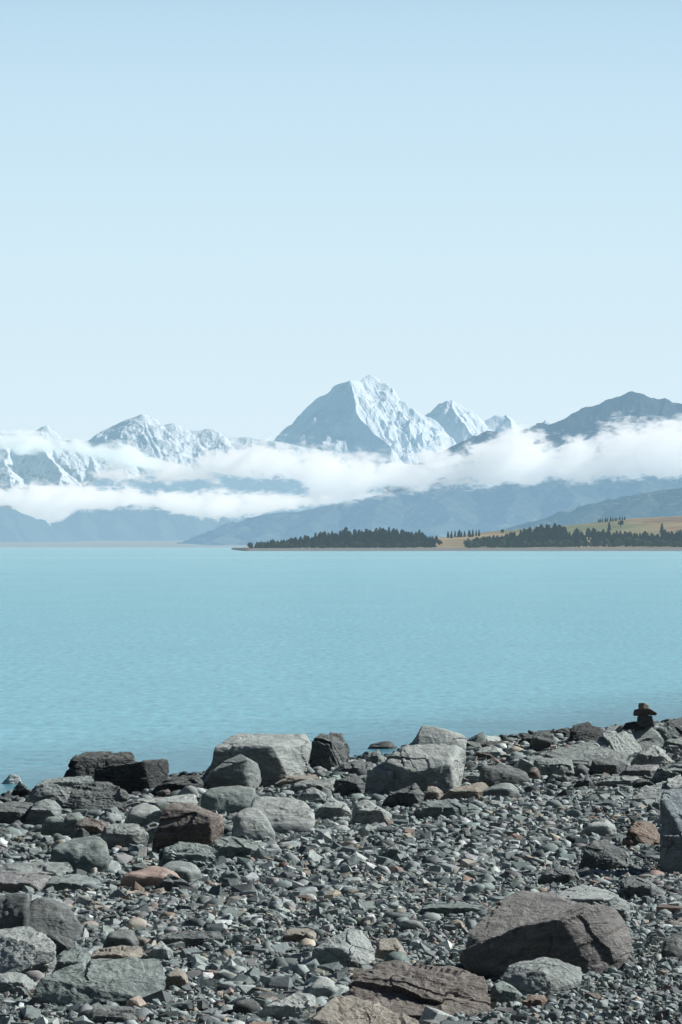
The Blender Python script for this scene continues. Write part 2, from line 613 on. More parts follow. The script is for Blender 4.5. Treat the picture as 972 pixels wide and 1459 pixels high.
K('pale', 'pale smooth stone with pointed top right of the broad pale boulder', 1164, [[(444, 1162, 0), (458, 1146, .2), (470, 1135, .4), (496, 1148, .3), (502, 1160, .1), (470, 1166, 0)]], 4)
K('dark', 'dark crumbly stone left of the great central boulder', 1131, [[(474, 1130, 0), (480, 1112, .3), (506, 1102, .5), (520, 1110, .3), (516, 1131, 0)]], 4, 1.8)
K('pale', 'pale flat-faced stone tilted forward below the central boulder', 1172, [[(500, 1168, .1), (505, 1144, .3), (520, 1137, .4), (560, 1160, .2), (552, 1172, 0), (516, 1174, 0)]], 4, .6, p=40)
K('dark', 'dark low slab with pale top left of the great central boulder', 1102, [[(480, 1100, 0), (494, 1086, .4), (530, 1086, .6), (534, 1092, .3), (526, 1103, 0)]], 4)
K('vdark', 'small black rock at the waterline left of the central boulder', 1073, [[(519, 1072, 0), (530, 1060, .4), (558, 1055, .5), (566, 1064, .3), (548, 1074, 0)]], 3, 1.3)
K('grey', 'narrow upright grey splinter beside the small black rock', 1089, [[(524, 1088, 0), (530, 1076, .1), (540, 1066, .2), (544, 1084, .1), (536, 1090, 0)]], 3)
# ---- great central boulder
K('pale', 'great central boulder with slanting smooth face and small knob on top', 1128,
  [[(540, 1124, .2), (548, 1084, .2), (562, 1070, .5), (598, 1051, 1.3), (655, 1046, 1.6), (665, 1054, 1.5), (663, 1084, 1.), (643, 1118, .3), (632, 1122, .0), (590, 1101, -.2), (640, 1088, .0), (560, 1126, .1)],
   [(586, 1060, 1.0), (597, 1043, 1.0), (602, 1034, 1.15), (621, 1036, 1.2), (634, 1044, 1.2), (662, 1048, 1.4), (665, 1066, 1.1), (596, 1072, .8)],
   [(519, 1140, .3), (522, 1096, .3), (548, 1085, .5), (562, 1100, .0), (560, 1142, 0)]], 5, .5, p=60, chips=6)
K('dark', 'dark stone wedged under the great central boulder', 1146, [[(544, 1146, 0), (556, 1128, .1), (592, 1115, .3), (607, 1132, .2), (600, 1147, 0)]], 4)
K('tan', 'small tan stone under the right side of the central boulder', 1138, [[(602, 1137, 0), (610, 1120, .2), (622, 1120, .3), (632, 1128, .2), (626, 1139, 0)]], 3)
K('tan', 'long tan slab right of the great central boulder', 1140, [[(626, 1139, 0), (650, 1119, .4), (694, 1114, .6), (700, 1124, .3), (664, 1142, 0)]], 4, .8)
K('grey', 'low grey hump at the right end of the long tan slab', 1136, [[(676, 1135, 0), (700, 1120, .3), (730, 1112, .5), (742, 1128, .2), (722, 1137, 0)]], 4, p=14)
K('green', 'long low greenish slab lying in the shingle below the central boulder', 1162, [[(588, 1160, 0), (600, 1143, .3), (640, 1138, .5), (668, 1150, .3), (642, 1164, 0)]], 4, .7)
K('dark', 'dark rounded boulder with pale right shoulder right of the tan slab', 1118, [[(680, 1114, .1), (685, 1092, .2), (720, 1087, .5), (752, 1100, .4), (757, 1112, .1), (720, 1120, 0)]], 5, .8, p=16)
K('brown', 'small brown upright stone beside the dark rounded boulder', 1112, [[(748, 1112, 0), (754, 1093, .1), (764, 1090, .2), (771, 1100, .2), (770, 1113, 0)]], 3, p=14)
K('grey', 'layered grey stone between the central and dark rounded boulders', 1114, [[(653, 1112, 0), (656, 1098, .2), (684, 1102, .3), (692, 1112, .1), (672, 1116, 0)]], 4, 2.)
K('pale', 'pale tent-shaped stone above the dark rounded boulder', 1080, [[(670, 1079, 0), (684, 1066, .3), (702, 1062, .4), (727, 1076, .3), (718, 1082, 0)]], 4)
K('vdark', 'black low rock on the shore ridge right of the central boulder', 1066, [[(672, 1064, 0), (682, 1056, .3), (718, 1056, .4), (726, 1064, .1), (700, 1067, 0)]], 3)
K('vdark', 'black wedge rock on the shore ridge near mid right', 1060, [[(738, 1059, 0), (750, 1048, .3), (770, 1044, .5), (779, 1050, .3), (775, 1060, 0)]], 4)
K('grey', 'flat grey slab below the black wedge rock', 1090, [[(720, 1090, 0), (735, 1080, .3), (770, 1076, .6), (784, 1084, .3), (760, 1092, 0)]], 4)
K('grey', 'rounded grey cobble beside the blocky grey rock', 1082, [[(762, 1082, 0), (768, 1070, .2), (782, 1067, .3), (790, 1078, .2), (785, 1083, 0)]], 3, p=10)
K('grey', 'blocky grey rock with squared front on the right shore', 1108, [[(757, 1106, .1), (762, 1082, .2), (770, 1078, .4), (815, 1082, .4), (818, 1104, .1), (790, 1109, 0)]], 4, 1.2, p=40)
K('dark', 'small round dark stone between block and leaning slab', 1106, [[(817, 1104, 0), (819, 1090, .1), (828, 1086, .2), (838, 1092, .2), (838, 1104, 0), (828, 1107, 0)]], 3, .7, p=10)
K('vdark', 'small black stone on the shore ridge left of the black crag', 1050, [[(788, 1049, 0), (796, 1038, .3), (810, 1036, .3), (813, 1048, .1), (800, 1051, 0)]], 3)
K('vdark', 'black crag on the shore ridge left of the cairn', 1058, [[(808, 1056, .1), (817, 1034, .4), (838, 1029, .6), (862, 1038, .5), (856, 1056, .1), (830, 1059, 0)]], 5, 1.4)
K('grey', 'small grey slab between the black crag and the cairn', 1046, [[(858, 1046, 0), (866, 1035, .3), (886, 1034, .4), (890, 1044, .2), (874, 1048, 0)]], 3)
K('pale', 'pale fluted boulder with dark grooves below the cairn', 1074, [[(838, 1060, .3), (852, 1048, .7), (882, 1042, 1.), (901, 1045, .9), (914, 1068, .4), (896, 1075, .1), (876, 1072, 0), (862, 1062, .1)]], 5, 1.3)
K('grey', 'long leaning grey slab below the fluted boulder', 1092, [[(776, 1074, .4), (800, 1062, .9), (834, 1054, 1.2), (880, 1072, .7), (922, 1084, .4), (918, 1092, .1), (850, 1092, 0), (800, 1084, .1)]], 5, .8)
K('dark', 'dark overhanging rock under the long leaning slab', 1104, [[(838, 1102, .1), (844, 1083, .1), (870, 1077, .4), (892, 1086, .3), (878, 1105, 0)]], 4)
K('grey', 'boulder that carries the cairn', 1068, [[(898, 1046, .3), (905, 1038, .5), (920, 1031, .6), (941, 1045, .5), (947, 1054, .3), (936, 1066, .1), (917, 1069, 0)]], 5, .8)
K('dark', 'dark craggy boulder at the right edge beside the cairn', 1048, [[(944, 1046, .2), (952, 1027, .5), (972, 1019, .8), (1005, 1020, .8), (1010, 1048, .1), (960, 1050, 0)]], 5, 1.4)
K('grey', 'broad grey rock at the right edge below the craggy boulder', 1074, [[(938, 1071, .1), (950, 1055, .4), (972, 1050, .7), (1005, 1052, .7), (1010, 1074, 0), (960, 1076, 0)]], 4)
K('pale', 'pale pinkish faceted rock below the cairn boulder', 1092, [[(898, 1088, .2), (912, 1072, .4), (934, 1062, .7), (956, 1076, .5), (962, 1086, .2), (936, 1093, 0), (916, 1090, 0)]], 4, 1.3)
K('purple', 'purplish slab with lit pale facet under the pinkish rock', 1106, [[(880, 1104, 0), (896, 1090, .3), (940, 1089, .5), (938, 1098, .2), (912, 1107, 0)]], 4)
K('green', 'greenish slab with dark underside at the right edge', 1112, [[(930, 1108, .1), (938, 1096, .3), (984, 1080, .9), (1012, 1082, .9), (1010, 1104, .1), (950, 1113, 0)]], 4)
K('pale', 'broad pale slab at the right edge above the tall grey column', 1140, [[(900, 1138, .1), (908, 1122, .4), (960, 1107, 1.1), (1010, 1100, 1.2), (1012, 1134, .1), (940, 1142, 0)]], 5)
K('blue', 'tall blue-grey upright block cut by the right edge', 1240, [[(943, 1243, 0), (941, 1132, .0), (944, 1126, .3), (975, 1119, .6), (1020, 1120, .75), (1025, 1240, .4)]], 5, .6, p=40, chips=5)
K('dark', 'small black triangular stone right of the blocky grey rock', 1121, [[(817, 1120, 0), (826, 1110, .1), (838, 1104, .2), (846, 1116, .1), (836, 1122, 0)]], 3)
K('grey', 'thin grey slab in front of the dark overhanging rock', 1118, [[(846, 1117, 0), (858, 1106, .3), (908, 1106, .5), (916, 1112, .3), (880, 1119, 0)]], 4)
K('pale', 'pale low pyramid stone lying in the mid right shingle', 1186, [[(826, 1186, 0), (846, 1172, .3), (862, 1164, .4), (880, 1178, .3), (862, 1188, 0)]], 4, p=18)
K('rust', 'rust-brown faceted rock left of the tall blue-grey block', 1202, [[(887, 1198, .1), (898, 1180, .2), (906, 1171, .4), (932, 1174, .5), (944, 1200, .1), (920, 1204, 0)]], 5)
K('dark', 'dark brown block sunk in shingle left of the rust-brown rock', 1236, [[(824, 1234, .1), (832, 1212, .1), (840, 1200, .2), (864, 1196, .4), (892, 1212, .3), (896, 1236, 0), (860, 1238, 0)]], 5)
# ---- foreground left
K('grey', 'long thin grey slab with square end on the left', 1249, [[(-20, 1246, .1), (-18, 1232, .6), (98, 1228, .9), (110, 1244, .3), (104, 1250, .1), (30, 1248, 0)]], 4, .7, p=40)
K('purple', 'purplish flat slab at the left edge under the thin grey slab', 1270, [[(-20, 1270, 0), (-18, 1247, .6), (50, 1244, .8), (74, 1248, .6), (56, 1268, 0)]], 4, .8)
K('green', 'smooth green-grey tabletop slab on the left', 1266, [[(42, 1264, 0), (58, 1250, .6), (112, 1245, .9), (146, 1254, .6), (122, 1266, 0)]], 4, .6, p=40)
K('dark', 'dark overhung boulder with smooth tan right shoulder at left edge', 1342, [[(-25, 1312, .1), (-22, 1276, .5), (36, 1269, .8), (44, 1272, .3), (40, 1300, 0), (20, 1322, 0)], [(32, 1330, .1), (40, 1274, .5), (72, 1275, .7), (108, 1300, .4), (122, 1320, .3), (112, 1342, .1), (84, 1348, 0)]], 5, 1., p=14)
K('pale', 'pale streaked tilted boulder at the lower left edge', 1384, [[(-30, 1392, .2), (-28, 1330, .9), (30, 1323, 1.1), (66, 1325, .9), (84, 1342, .5), (82, 1356, .1), (70, 1368, .0), (20, 1386, 0)]], 5, 1.1)
K('peach', 'peach-pink smooth stone on the left shingle', 1262, [[(168, 1252, .1), (188, 1238, .3), (222, 1230, .5), (250, 1238, .4), (262, 1250, .2), (240, 1264, 0), (190, 1262, 0)]], 4, .9, p=14)
K('grey', 'grey stone lying behind the peach-pink stone', 1252, [[(222, 1240, .3), (244, 1226, .6), (272, 1226, .6), (290, 1240, .3), (272, 1252, 0)]], 4, p=16)
K('dark', 'dark triangular stone in front of the peach-pink stone', 1266, [[(220, 1266, 0), (230, 1254, .1), (240, 1245, .2), (262, 1254, .2), (278, 1265, 0)]], 3)
K('dark', 'dark rounded rock standing in the lower left shingle', 1350, [[(144, 1350, 0), (152, 1330, .1), (166, 1322, .3), (190, 1322, .3), (199, 1340, .2), (194, 1350, 0)]], 4, p=18)
K('dark', 'long dark low rock in shadow right of the dark rounded rock', 1344, [[(216, 1343, 0), (222, 1330, .2), (262, 1326, .3), (312, 1328, .3), (318, 1340, .1), (260, 1346, 0)]], 4, 1.5)
K('pale', 'small pale pyramid stone below the long dark low rock', 1364, [[(210, 1364, 0), (220, 1350, .1), (229, 1339, .2), (247, 1356, .1), (240, 1365, 0)]], 4)
K('tan', 'tan flat slab behind the large layered slab', 1368, [[(126, 1366, 0), (140, 1354, .4), (172, 1348, .5), (202, 1350, .4), (204, 1364, .1), (180, 1369, 0)]], 4)
K('green', 'large layered green-grey slab in the lower left', 1426, [[(44, 1420, .1), (58, 1396, .2), (84, 1384, .4), (122, 1370, .8), (226, 1366, .9), (236, 1384, .6), (233, 1408, .2), (206, 1422, 0), (110, 1430, 0)]], 5, 1.)
K('green', 'dark green wedge leaning on the large layered slab', 1392, [[(72, 1392, .1), (88, 1366, .2), (106, 1347, .4), (128, 1352, .4), (132, 1376, .2), (104, 1394, 0)]], 4)
K('pale', 'pale lumpy stone at the lower left edge below the streaked boulder', 1412, [[(-12, 1412, 0), (0, 1390, .2), (14, 1383, .4), (36, 1384, .4), (54, 1400, .2), (42, 1414, 0)]], 4)
K('dark', 'dark squared block at the bottom edge on the left', 1456, [[(122, 1458, 0), (128, 1440, .1), (142, 1432, .3), (188, 1434, .3), (198, 1450, .1), (190, 1460, 0)]], 4, .8, p=40)
K('tan', 'small tan upright stone right of the large layered slab', 1405, [[(234, 1402, 0), (240, 1384, .1), (252, 1377, .2), (268, 1390, .2), (268, 1404, 0)]], 4)
# ---- foreground middle and right
K('pale', 'faceted grey pyramid boulder alone in the lower middle shingle', 1374, [[(442, 1370, .1), (448, 1352, .1), (462, 1342, .2), (482, 1338, .3), (500, 1322, .5), (516, 1325, .5), (530, 1345, .4), (537, 1360, .3), (530, 1372, .1), (508, 1376, 0), (486, 1350, .0)]], 5)
K('tan', 'tan flat-topped stone touching the faceted pyramid boulder', 1364, [[(530, 1362, .0), (540, 1336, .5), (566, 1334, .6), (582, 1358, .3), (562, 1365, 0)]], 4, .8)
K('pale', 'small pale rounded stone below the pyramid boulder', 1418, [[(436, 1416, 0), (442, 1400, .1), (458, 1389, .3), (474, 1396, .3), (487, 1410, .1), (468, 1420, 0)]], 4, p=14)
K('brown', 'broad dark brown boulder with cracked top at the bottom edge', 1446, [[(478, 1424, .4), (500, 1398, .6), (522, 1380, .9), (545, 1372, 1.1), (640, 1379, 1.2), (690, 1396, .7), (700, 1440, .2), (640, 1450, 0), (560, 1446, .0), (520, 1436, .1)]], 5, 1.2)
K('tan', 'tan cracked boulder cut by the bottom edge in the middle', 1478, [[(436, 1482, .1), (446, 1452, .1), (472, 1424, .5), (496, 1412, .7), (532, 1424, .7), (590, 1452, .4), (606, 1480, .1), (520, 1490, 0)]], 5, .9)
K('vdark', 'small dark stone lying on the broad brown boulder', 1388, [[(584, 1386, .5), (590, 1374, .6), (606, 1370, .7), (618, 1378, .6), (612, 1390, .5)]], 3, p=12)
K('vdark', 'short dark log-like stone near the bottom edge left of centre', 1440, [[(328, 1440, 0), (334, 1426, .1), (346, 1421, .2), (368, 1422, .2), (374, 1436, .1), (362, 1442, 0)]], 3, p=10)
K('pale', 'pale wedge stone near the bottom edge left of the tan boulder', 1446, [[(366, 1446, 0), (390, 1428, .3), (420, 1414, .4), (448, 1418, .4), (450, 1434, .1), (410, 1448, 0)]], 4)
K('tan', 'squared tan block lying in the shingle left of the pyramid boulder', 1338, [[(402, 1336, 0), (410, 1324, .2), (440, 1322, .3), (450, 1326, .2), (450, 1338, 0)]], 3, p=40)
K('white', 'bright white chip of stone in the middle shingle', 1312, [[(517, 1311, 0), (525, 1301, .1), (534, 1300, .1), (536, 1309, .05), (526, 1313, 0)]], 2, p=40)
K('red', 'largest foreground boulder with dark reddish front in lower right', 1385,
  [[(655, 1364, .2), (662, 1352, .0), (735, 1322, 0), (800, 1310, .0), (848, 1290, .3), (876, 1292, .5), (896, 1324, .5), (902, 1356, .4), (894, 1370, .2), (820, 1377, 0), (710, 1392, -.1), (672, 1382, .0)],
   [(662, 1350, .5), (668, 1330, .6), (700, 1292, 1.1), (738, 1270, 1.5), (790, 1274, 1.6), (848, 1292, 1.2), (846, 1330, .6), (720, 1360, .3)]], 6, .5, chips=6)
K('pale', 'pale flat slab on the shingle behind the largest foreground boulder', 1286, [[(790, 1280, .2), (798, 1270, .6), (830, 1261, 1.), (880, 1272, .8), (882, 1280, .4), (842, 1288, 0)]], 4, .5, p=40)
K('grey', 'rock with dented top lying in front of the largest foreground boulder', 1410, [[(714, 1396, .2), (728, 1378, .4), (774, 1362, .8), (826, 1378, .5), (827, 1398, .2), (790, 1408, 0), (748, 1416, 0), (770, 1385, .1)]], 5, .9)
K('green', 'small green angular stone left of the dented rock', 1426, [[(698, 1422, .1), (704, 1400, .2), (712, 1396, .3), (728, 1402, .3), (748, 1420, .1), (736, 1430, 0)]], 4)
K('rust', 'small orange-brown flat stone under the dented rock', 1430, [[(744, 1427, 0), (758, 1417, .2), (778, 1418, .2), (782, 1426, .1), (764, 1431, 0)]], 3)
K('dark', 'dark rounded boulder cut by the right edge in the foreground', 1362, [[(939, 1354, .1), (948, 1338, .2), (966, 1326, .4), (1000, 1318, .5), (1010, 1362, 0), (965, 1366, 0)]], 5, p=16)
K('dark', 'dark wedge stone with lit top right of the pale flat slab', 1278, [[(878, 1276, 0), (884, 1256, .2), (894, 1246, .3), (928, 1256, .4), (942, 1274, .2), (915, 1280, 0)]], 4)
K('dark', 'dark flat stone in the shingle above the largest foreground boulder', 1256, [[(766, 1254, 0), (776, 1242, .2), (794, 1234, .3), (820, 1240, .3), (828, 1254, .1), (800, 1258, 0)]], 4)
K('green', 'long thin greenish slab in the shingle left of the largest boulder', 1298, [[(598, 1296, 0), (606, 1289, .3), (640, 1286, .4), (692, 1288, .3), (690, 1296, 0)]], 4, .6)
K('grey', 'grey upright stone at the right shoulder of the largest foreground boulder', 1312, [[(866, 1306, .3), (868, 1284, .5), (880, 1278, .6), (896, 1286, .5), (898, 1310, .3), (884, 1314, .2)]], 4)

# ---- cairn: each stone rests on the one below it
DC = ground_hit(922, 1068) + .35
kc = dict(sub=4, rough=.8, p=34., chips=6, cat='cairn stone', name='cairn_stone', group='stones of the small cairn')
K('vdark', 'dark slab at the foot of the cairn, lying on its left', 1040, [[(886, 1039, 0), (891, 1030, .05), (906, 1028, .1), (917, 1033, .1), (920, 1040, 0), (890, 1036, .35), (906, 1029, .4), (916, 1038, .4)]], lift=DC, **kc)
K('dark', 'chunky dark stone forming the cairn lower body', 1036, [[(907, 1031, 0), (908, 1022, .0), (914, 1019.5, .05), (928, 1020, .05), (933, 1034, .0), (917, 1036.5, 0), (909, 1021, .3), (928, 1020, .3), (932, 1034, .3), (912, 1036, .3)]], lift=DC, **kc)
K('brown', 'flat wide brown slab balanced like arms on the cairn', 1020, [[(902, 1018.5, .05), (904, 1011, .05), (925, 1009, .0), (936.5, 1016, .05), (935, 1019, .05), (903, 1020, 0), (906, 1011, .25), (924, 1009, .25), (934, 1018, .25), (905, 1019.5, .25)]], lift=DC, **kc)
K('tan', 'small squared stone crowning the cairn', 1011, [[(909.5, 1011, 0), (910, 1002, 0), (918, 1001, 0), (918, 1011, -.02), (925, 1006, .12), (924, 1010.5, .12), (911, 1002, .2), (923, 1004, .22), (912, 1010.5, .2)]], lift=DC, **kc)

# ---- medium stones scattered over the beach, each its own object
SHAPES = []
for i in range(14):
    r_ = np.random.default_rng(500 + i)
    kind = (0, 1, 0, 1, 2)[i % 5]     # 0 angular block, 1 slab, 2 rounded
    n = 14
    q = r_.uniform(-1, 1, (n, 3))
    if kind == 2:
        q = r_.normal(size=(n, 3))
        q /= np.linalg.norm(q, axis=1)[:, None]
    sc3 = np.array([1, r_.uniform(.6, .95), {0: .75, 1: .32, 2: .62}[kind]])
    v, f = rock_piece(q * sc3 * .5, 4, 1.1, 700 + i, 80. if kind != 2 else 14., 8)
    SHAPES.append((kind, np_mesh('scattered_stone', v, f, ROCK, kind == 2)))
TINTS = [('grey', 'grey', 10), ('pale', 'pale grey', 6), ('dark', 'dark grey', 7), ('green', 'greenish grey', 6), ('brown', 'brown', 2), ('tan', 'tan', 2), ('rust', 'rust-coloured', 1), ('purple', 'purplish', 1)]
pool = [t for t in TINTS for _ in range(t[2])]
SHN = {0: 'angular', 1: 'slab-like', 2: 'rounded'}
fp = list(footprints)
made = 0
tries = 0
while made < 190 and tries < 20000:
    tries += 1
    px, py = random.uniform(-30, 1000), random.uniform(1052, 1470)
    zone = 'ridge' if py < 1130 + .1 * (486 - px) / 5 else ('left' if (px < 330 and py < 1260) or px < 130 else 'low')
    # many on the shore ridge and at the left, few on the open shingle
    keep = {'ridge': 1., 'left': .7, 'low': .14}[zone]
    if random.random() > keep:
        continue
    D = ground_hit(px, py)
    x = (px - W / 2) / F * D
    if shore_d(x, D) < -.6 or D > 125:
        continue
    wpx = random.uniform(22, 44) if zone != 'low' else random.choice([random.uniform(18, 30), random.uniform(24, 44)])
    if zone != 'low':
        wpx *= random.choice([1., 1., 1.3, 1.7])
    ck, cname, _ = random.choice(pool)
    if ck in ('rust', 'tan', 'brown', 'purple'):
        wpx = min(wpx, 27)
    size = wpx / F * D
    if any((x - a) ** 2 + (D - b) ** 2 < (r * .8 + size * .32) ** 2 for a, b, r in fp):
        continue
    kind, me = random.choice(SHAPES)
    o = bpy.data.objects.new('stone', me)
    C.objects.link(o)
    o.location = (x, D, float(ground_z(x, D)) + size * {0: .2, 1: .1, 2: .16}[kind])
    o.rotation_euler = (random.gauss(0, .22), random.gauss(0, .22), random.uniform(0, 6.28))
    o.scale = (size * random.uniform(.95, 1.25), size * random.uniform(.8, 1.1), size * random.uniform(.8, 1.2))
    c = COL[ck]
    k = random.uniform(.8, 1.2)
    o.color = (c[0] * k, c[1] * k, c[2] * k, 1)
    where = {'ridge': 'among the boulders of the shore ridge', 'left': 'between the boulders on the left of the beach', 'low': 'half sunk in the open shingle'}[zone]
    tag(o, f'middling {cname} {SHN[kind]} stone {where}', 'stone', f'middling {cname} {SHN[kind]} stones {where}')
    fp.append((x, D, size * .5))
    made += 1


# ------------------------------------------------------------------ shingle
def simple_hull(n, seed, rounded):
    r_ = np.random.default_rng(seed)
    q = r_.normal(size=(n, 3))
    q /= np.linalg.norm(q, axis=1)[:, None]
    if not rounded:
        cube = np.array([[a, b, c] for a in (-1, 1) for b in (-1, 1) for c in (-1, 1)], float)
        cube = cube * r_.uniform(.45, 1., (8, 3))
        q = np.vstack([cube, np.clip(q[:n - 8] * 1.15, -.95, .95)])
    bm = bmesh.new()
    vs = [bm.verts.new(Vector(p)) for p in q]
    bmesh.ops.convex_hull(bm, input=vs)
    for v in [v for v in bm.verts if not v.link_faces]:
        bm.verts.remove(v)
    bmesh.ops.triangulate(bm, faces=bm.faces[:])
    bmesh.ops.recalc_face_normals(bm, faces=bm.faces[:])
    bm.verts.index_update()
    v = np.array([v.co[:] for v in bm.verts])
    f = np.array([[x.index for x in g.verts] for g in bm.faces])
    bm.free()
    v /= (v.max(0) - v.min(0))
    return v, f


def sample_beach(n, D0, D1, dmin=-1.2):
    out = []
    while sum(len(o) for o in out) < n:
        m = n * 2
        D = rng.uniform(D0, D1, m)
        x = rng.uniform(-1, 1, m) * (D1 * .0953 * 1.2 + 1.2)
        ok = (np.abs(x) < D * .0953 * 1.18 + 1.2) & (shore_d(x, D) > dmin)
        out.append(np.stack([x[ok], D[ok]], -1))
    return np.vstack(out)[:n]


PAL = np.array([(.27, .31, .305), (.215, .25, .248), (.165, .195, .197), (.33, .37, .36), (.11, .13, .133), (.42, .46, .45), (.22, .27, .26), (.31, .29, .25), (.24, .18, .15), (.24, .235, .24), (.52, .55, .54), (.36, .32, .26), (.33, .25, .21)])
PW = np.array([16, 16, 14, 12, 11, 6, 11, 4, 1.6, 5, 1.1, 1.8, .6])
PW = PW / PW.sum()


FPA = np.array(footprints)


def clear_of_rocks(pos, k, add=0.):
    ok = np.ones(len(pos), bool)
    for x, y, r in FPA:
        ok &= np.hypot(pos[:, 0] - x, pos[:, 1] - y) > r * k + add
    return pos[ok]


def stones(pos, size, shapes, flat=(.5, .95), tilt=.45, lift=0.):
    n = len(pos)
    which = rng.integers(0, len(shapes), n)
    VV, FF, CC, SM, off = [], [], [], [], 0
    gz = ground_z(pos[:, 0], pos[:, 1])
    for t, (tv, tf) in enumerate(shapes):
        ix = np.where(which == t)[0]
        m = len(ix)
        if not m:
            continue
        s = np.stack([size[ix] * rng.uniform(.95, 1.45, m), size[ix] * rng.uniform(.7, 1., m), size[ix] * rng.uniform(*flat, m)], -1)
        a = rng.uniform(0, 2 * np.pi, m)
        b = rng.normal(0, tilt, m)
        g = rng.uniform(0, np.pi, m)
        # tilt about a random horizontal axis, then turn
        ax = np.stack([np.cos(g), np.sin(g), np.zeros(m)], -1)
        v = tv[None] * s[:, None]
        ca, sa = np.cos(a)[:, None], np.sin(a)[:, None]
        v = np.stack([v[..., 0] * ca - v[..., 1] * sa, v[..., 0] * sa + v[..., 1] * ca, v[..., 2]], -1)
        cb, sb = np.cos(b)[:, None, None], np.sin(b)[:, None, None]
        axb = np.broadcast_to(ax[:, None], v.shape)
        v = v * cb + np.cross(axb, v) * sb + axb * (axb * v).sum(-1, keepdims=True) * (1 - cb)
        p = np.stack([pos[ix, 0], pos[ix, 1], gz[ix] + size[ix] * (.12 + lift) + rng.uniform(-.015, .03, m)], -1)
        v = v + p[:, None]
        k = len(tv)
        VV.append(v.reshape(-1, 3))
        FF.append((tf[None] + (np.arange(m) * k)[:, None, None] + off).reshape(-1, 3))
        c = PAL[rng.choice(len(PAL), m, p=PW)] * rng.uniform(.78, 1.56, (m, 1)) * np.array([.985, 1., 1.]) * rng.uniform(.97, 1.03, (m, 3))
        c = c * (1 - .55 * sstep(1.3, .2, shore_d(pos[ix, 0], pos[ix, 1])))[:, None]
        CC.append(np.repeat(c, k, 0))
        SM.append(np.full(m * len(tf), t < len(smooth_t) and smooth_t[t] or len(shapes) == 12))
        off += m * k
    return np.vstack(VV), np.vstack(FF), np.vstack(CC), off, np.concatenate(SM)


small = [simple_hull(17 if i % 5 < 2 else 13 + i % 4, 900 + i, i % 5 < 2) for i in range(27)]
smooth_t = [i % 5 == 1 for i in range(27)]
mid = []
for i in range(12):
    r_ = np.random.default_rng(1200 + i)
    q = r_.normal(size=(13, 3))
    q /= np.linalg.norm(q, axis=1)[:, None]
    v, f = rock_piece(np.clip(q, -.8, .8), 2, 1., 1300 + i, 16. + 3 * i, 6)
    v = v / (v.max(0) - v.min(0))
    mid.append((v, f))

parts = []
pos = clear_of_rocks(sample_beach(92000, 28.5, 122), .72)
size = np.clip(np.exp(rng.normal(math.log(.073), .5, len(pos))), .035, .24)
patch = perlin(np.stack([pos[:, 0] * .35, pos[:, 1] * .16, np.zeros(len(pos))], -1))
size = size * (1 + .45 * patch)
size = size * (1 - .5 * sstep(.6, 2., pos[:, 0]) * sstep(40, 35, pos[:, 1]))
parts.append(stones(pos, size, small))
pos = clear_of_rocks(sample_beach(46000, 28.5, 50), .72)
size = np.clip(np.exp(rng.normal(math.log(.048), .3, len(pos))), .025, .10)
parts.append(stones(pos, size, small, lift=.35))
pos = clear_of_rocks(sample_beach(9000, 28.5, 122), 1.02, .1)
size = np.clip(np.exp(rng.normal(math.log(.17), .28, len(pos))), .11, .30)
ridge = np.exp(-((shore_d(pos[:, 0], pos[:, 1]) - 4.5) / 5) ** 2)
sel = (~((pos[:, 0] > .9) & (pos[:, 1] < 38))) & (rng.uniform(size=len(pos)) < .38 + .62 * ridge + .25 * (pos[:, 0] < -2))
parts.append(stones(pos[sel], size[sel] * (1 + .8 * ridge[sel] * rng.uniform(0, 1, sel.sum())), mid, flat=(.4, .85), tilt=.2))
VV, FF, CC, SM, off = [], [], [], [], 0
for v, f, c, n, sm in parts:
    SM.append(sm)
    VV.append(v)
    FF.append(f + off)
    CC.append(c)
    off += n
me = np_mesh('shingle', np.vstack(VV), np.vstack(FF), SHINGLE, False, np.vstack(CC))
me.polygons.foreach_set('use_smooth', np.concatenate(SM))
o = link('shingle', me)
tag(o, 'grey and green shingle of loose pebbles and cobbles covering the beach', 'shingle', kind='stuff')

# ------------------------------------------------------------------ lake
nt = NT('glacial_lake_water')
ge = nt.n('NewGeometry')
P = ge.outputs['Position']
sx = nt.n('SeparateXYZ', {0: P})
w1 = nt.noise(nt.vmul(P, (.55, 1.6, 1.)), 1.1, 5, .62, .3)
w2 = nt.noise(nt.vmul(P, (.9, 2.2, 1.)), 5.5, 3, .6)
w3 = nt.noise(nt.vmul(P, (.05, .22, 1.)), 1., 4, .6)
gust = nt.noise(nt.vmul(P, (.0016, .012, 1.)), 1., 5, .6, .5)
gust2 = nt.noise(nt.vmul(P, (.02, .16, 1.)), 1., 5, .65, .3)
h = nt.math('ADD', nt.math('MULTIPLY', w1, .10), nt.math('MULTIPLY', w2, .02))
h = nt.math('ADD', h, nt.math('MULTIPLY', w3, .16))
amp = nt.math('MULTIPLY', nt.lin(gust, .3, .7, .75, 1.2), 1.)
bp = nt.n('Bump', {'Height': nt.math('MULTIPLY', h, amp), 'Strength': 1., 'Distance': 1.})
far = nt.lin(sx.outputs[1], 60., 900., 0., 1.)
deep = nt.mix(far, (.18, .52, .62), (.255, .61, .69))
r1 = nt.noise(nt.vmul(P, (2.6, .8, 1.)), 1., 4, .65)
r2 = nt.noise(nt.vmul(P, (.4, .13, 1.)), 1., 4, .65)
r3 = nt.noise(nt.vmul(P, (.09, .024, 1.)), 1., 4, .65)
lum = nt.math('MULTIPLY', nt.lin(gust, .3, .7, .97, 1.03), nt.lin(gust2, .3, .7, .98, 1.02))
for q_ in (r1, r2, r3):
    lum = nt.math('MULTIPLY', lum, nt.lin(q_, .3, .7, *((.70, 1.30) if q_ is r1 else (.965, 1.035))))  # wave glints painted into the water colour as bright and dark noise
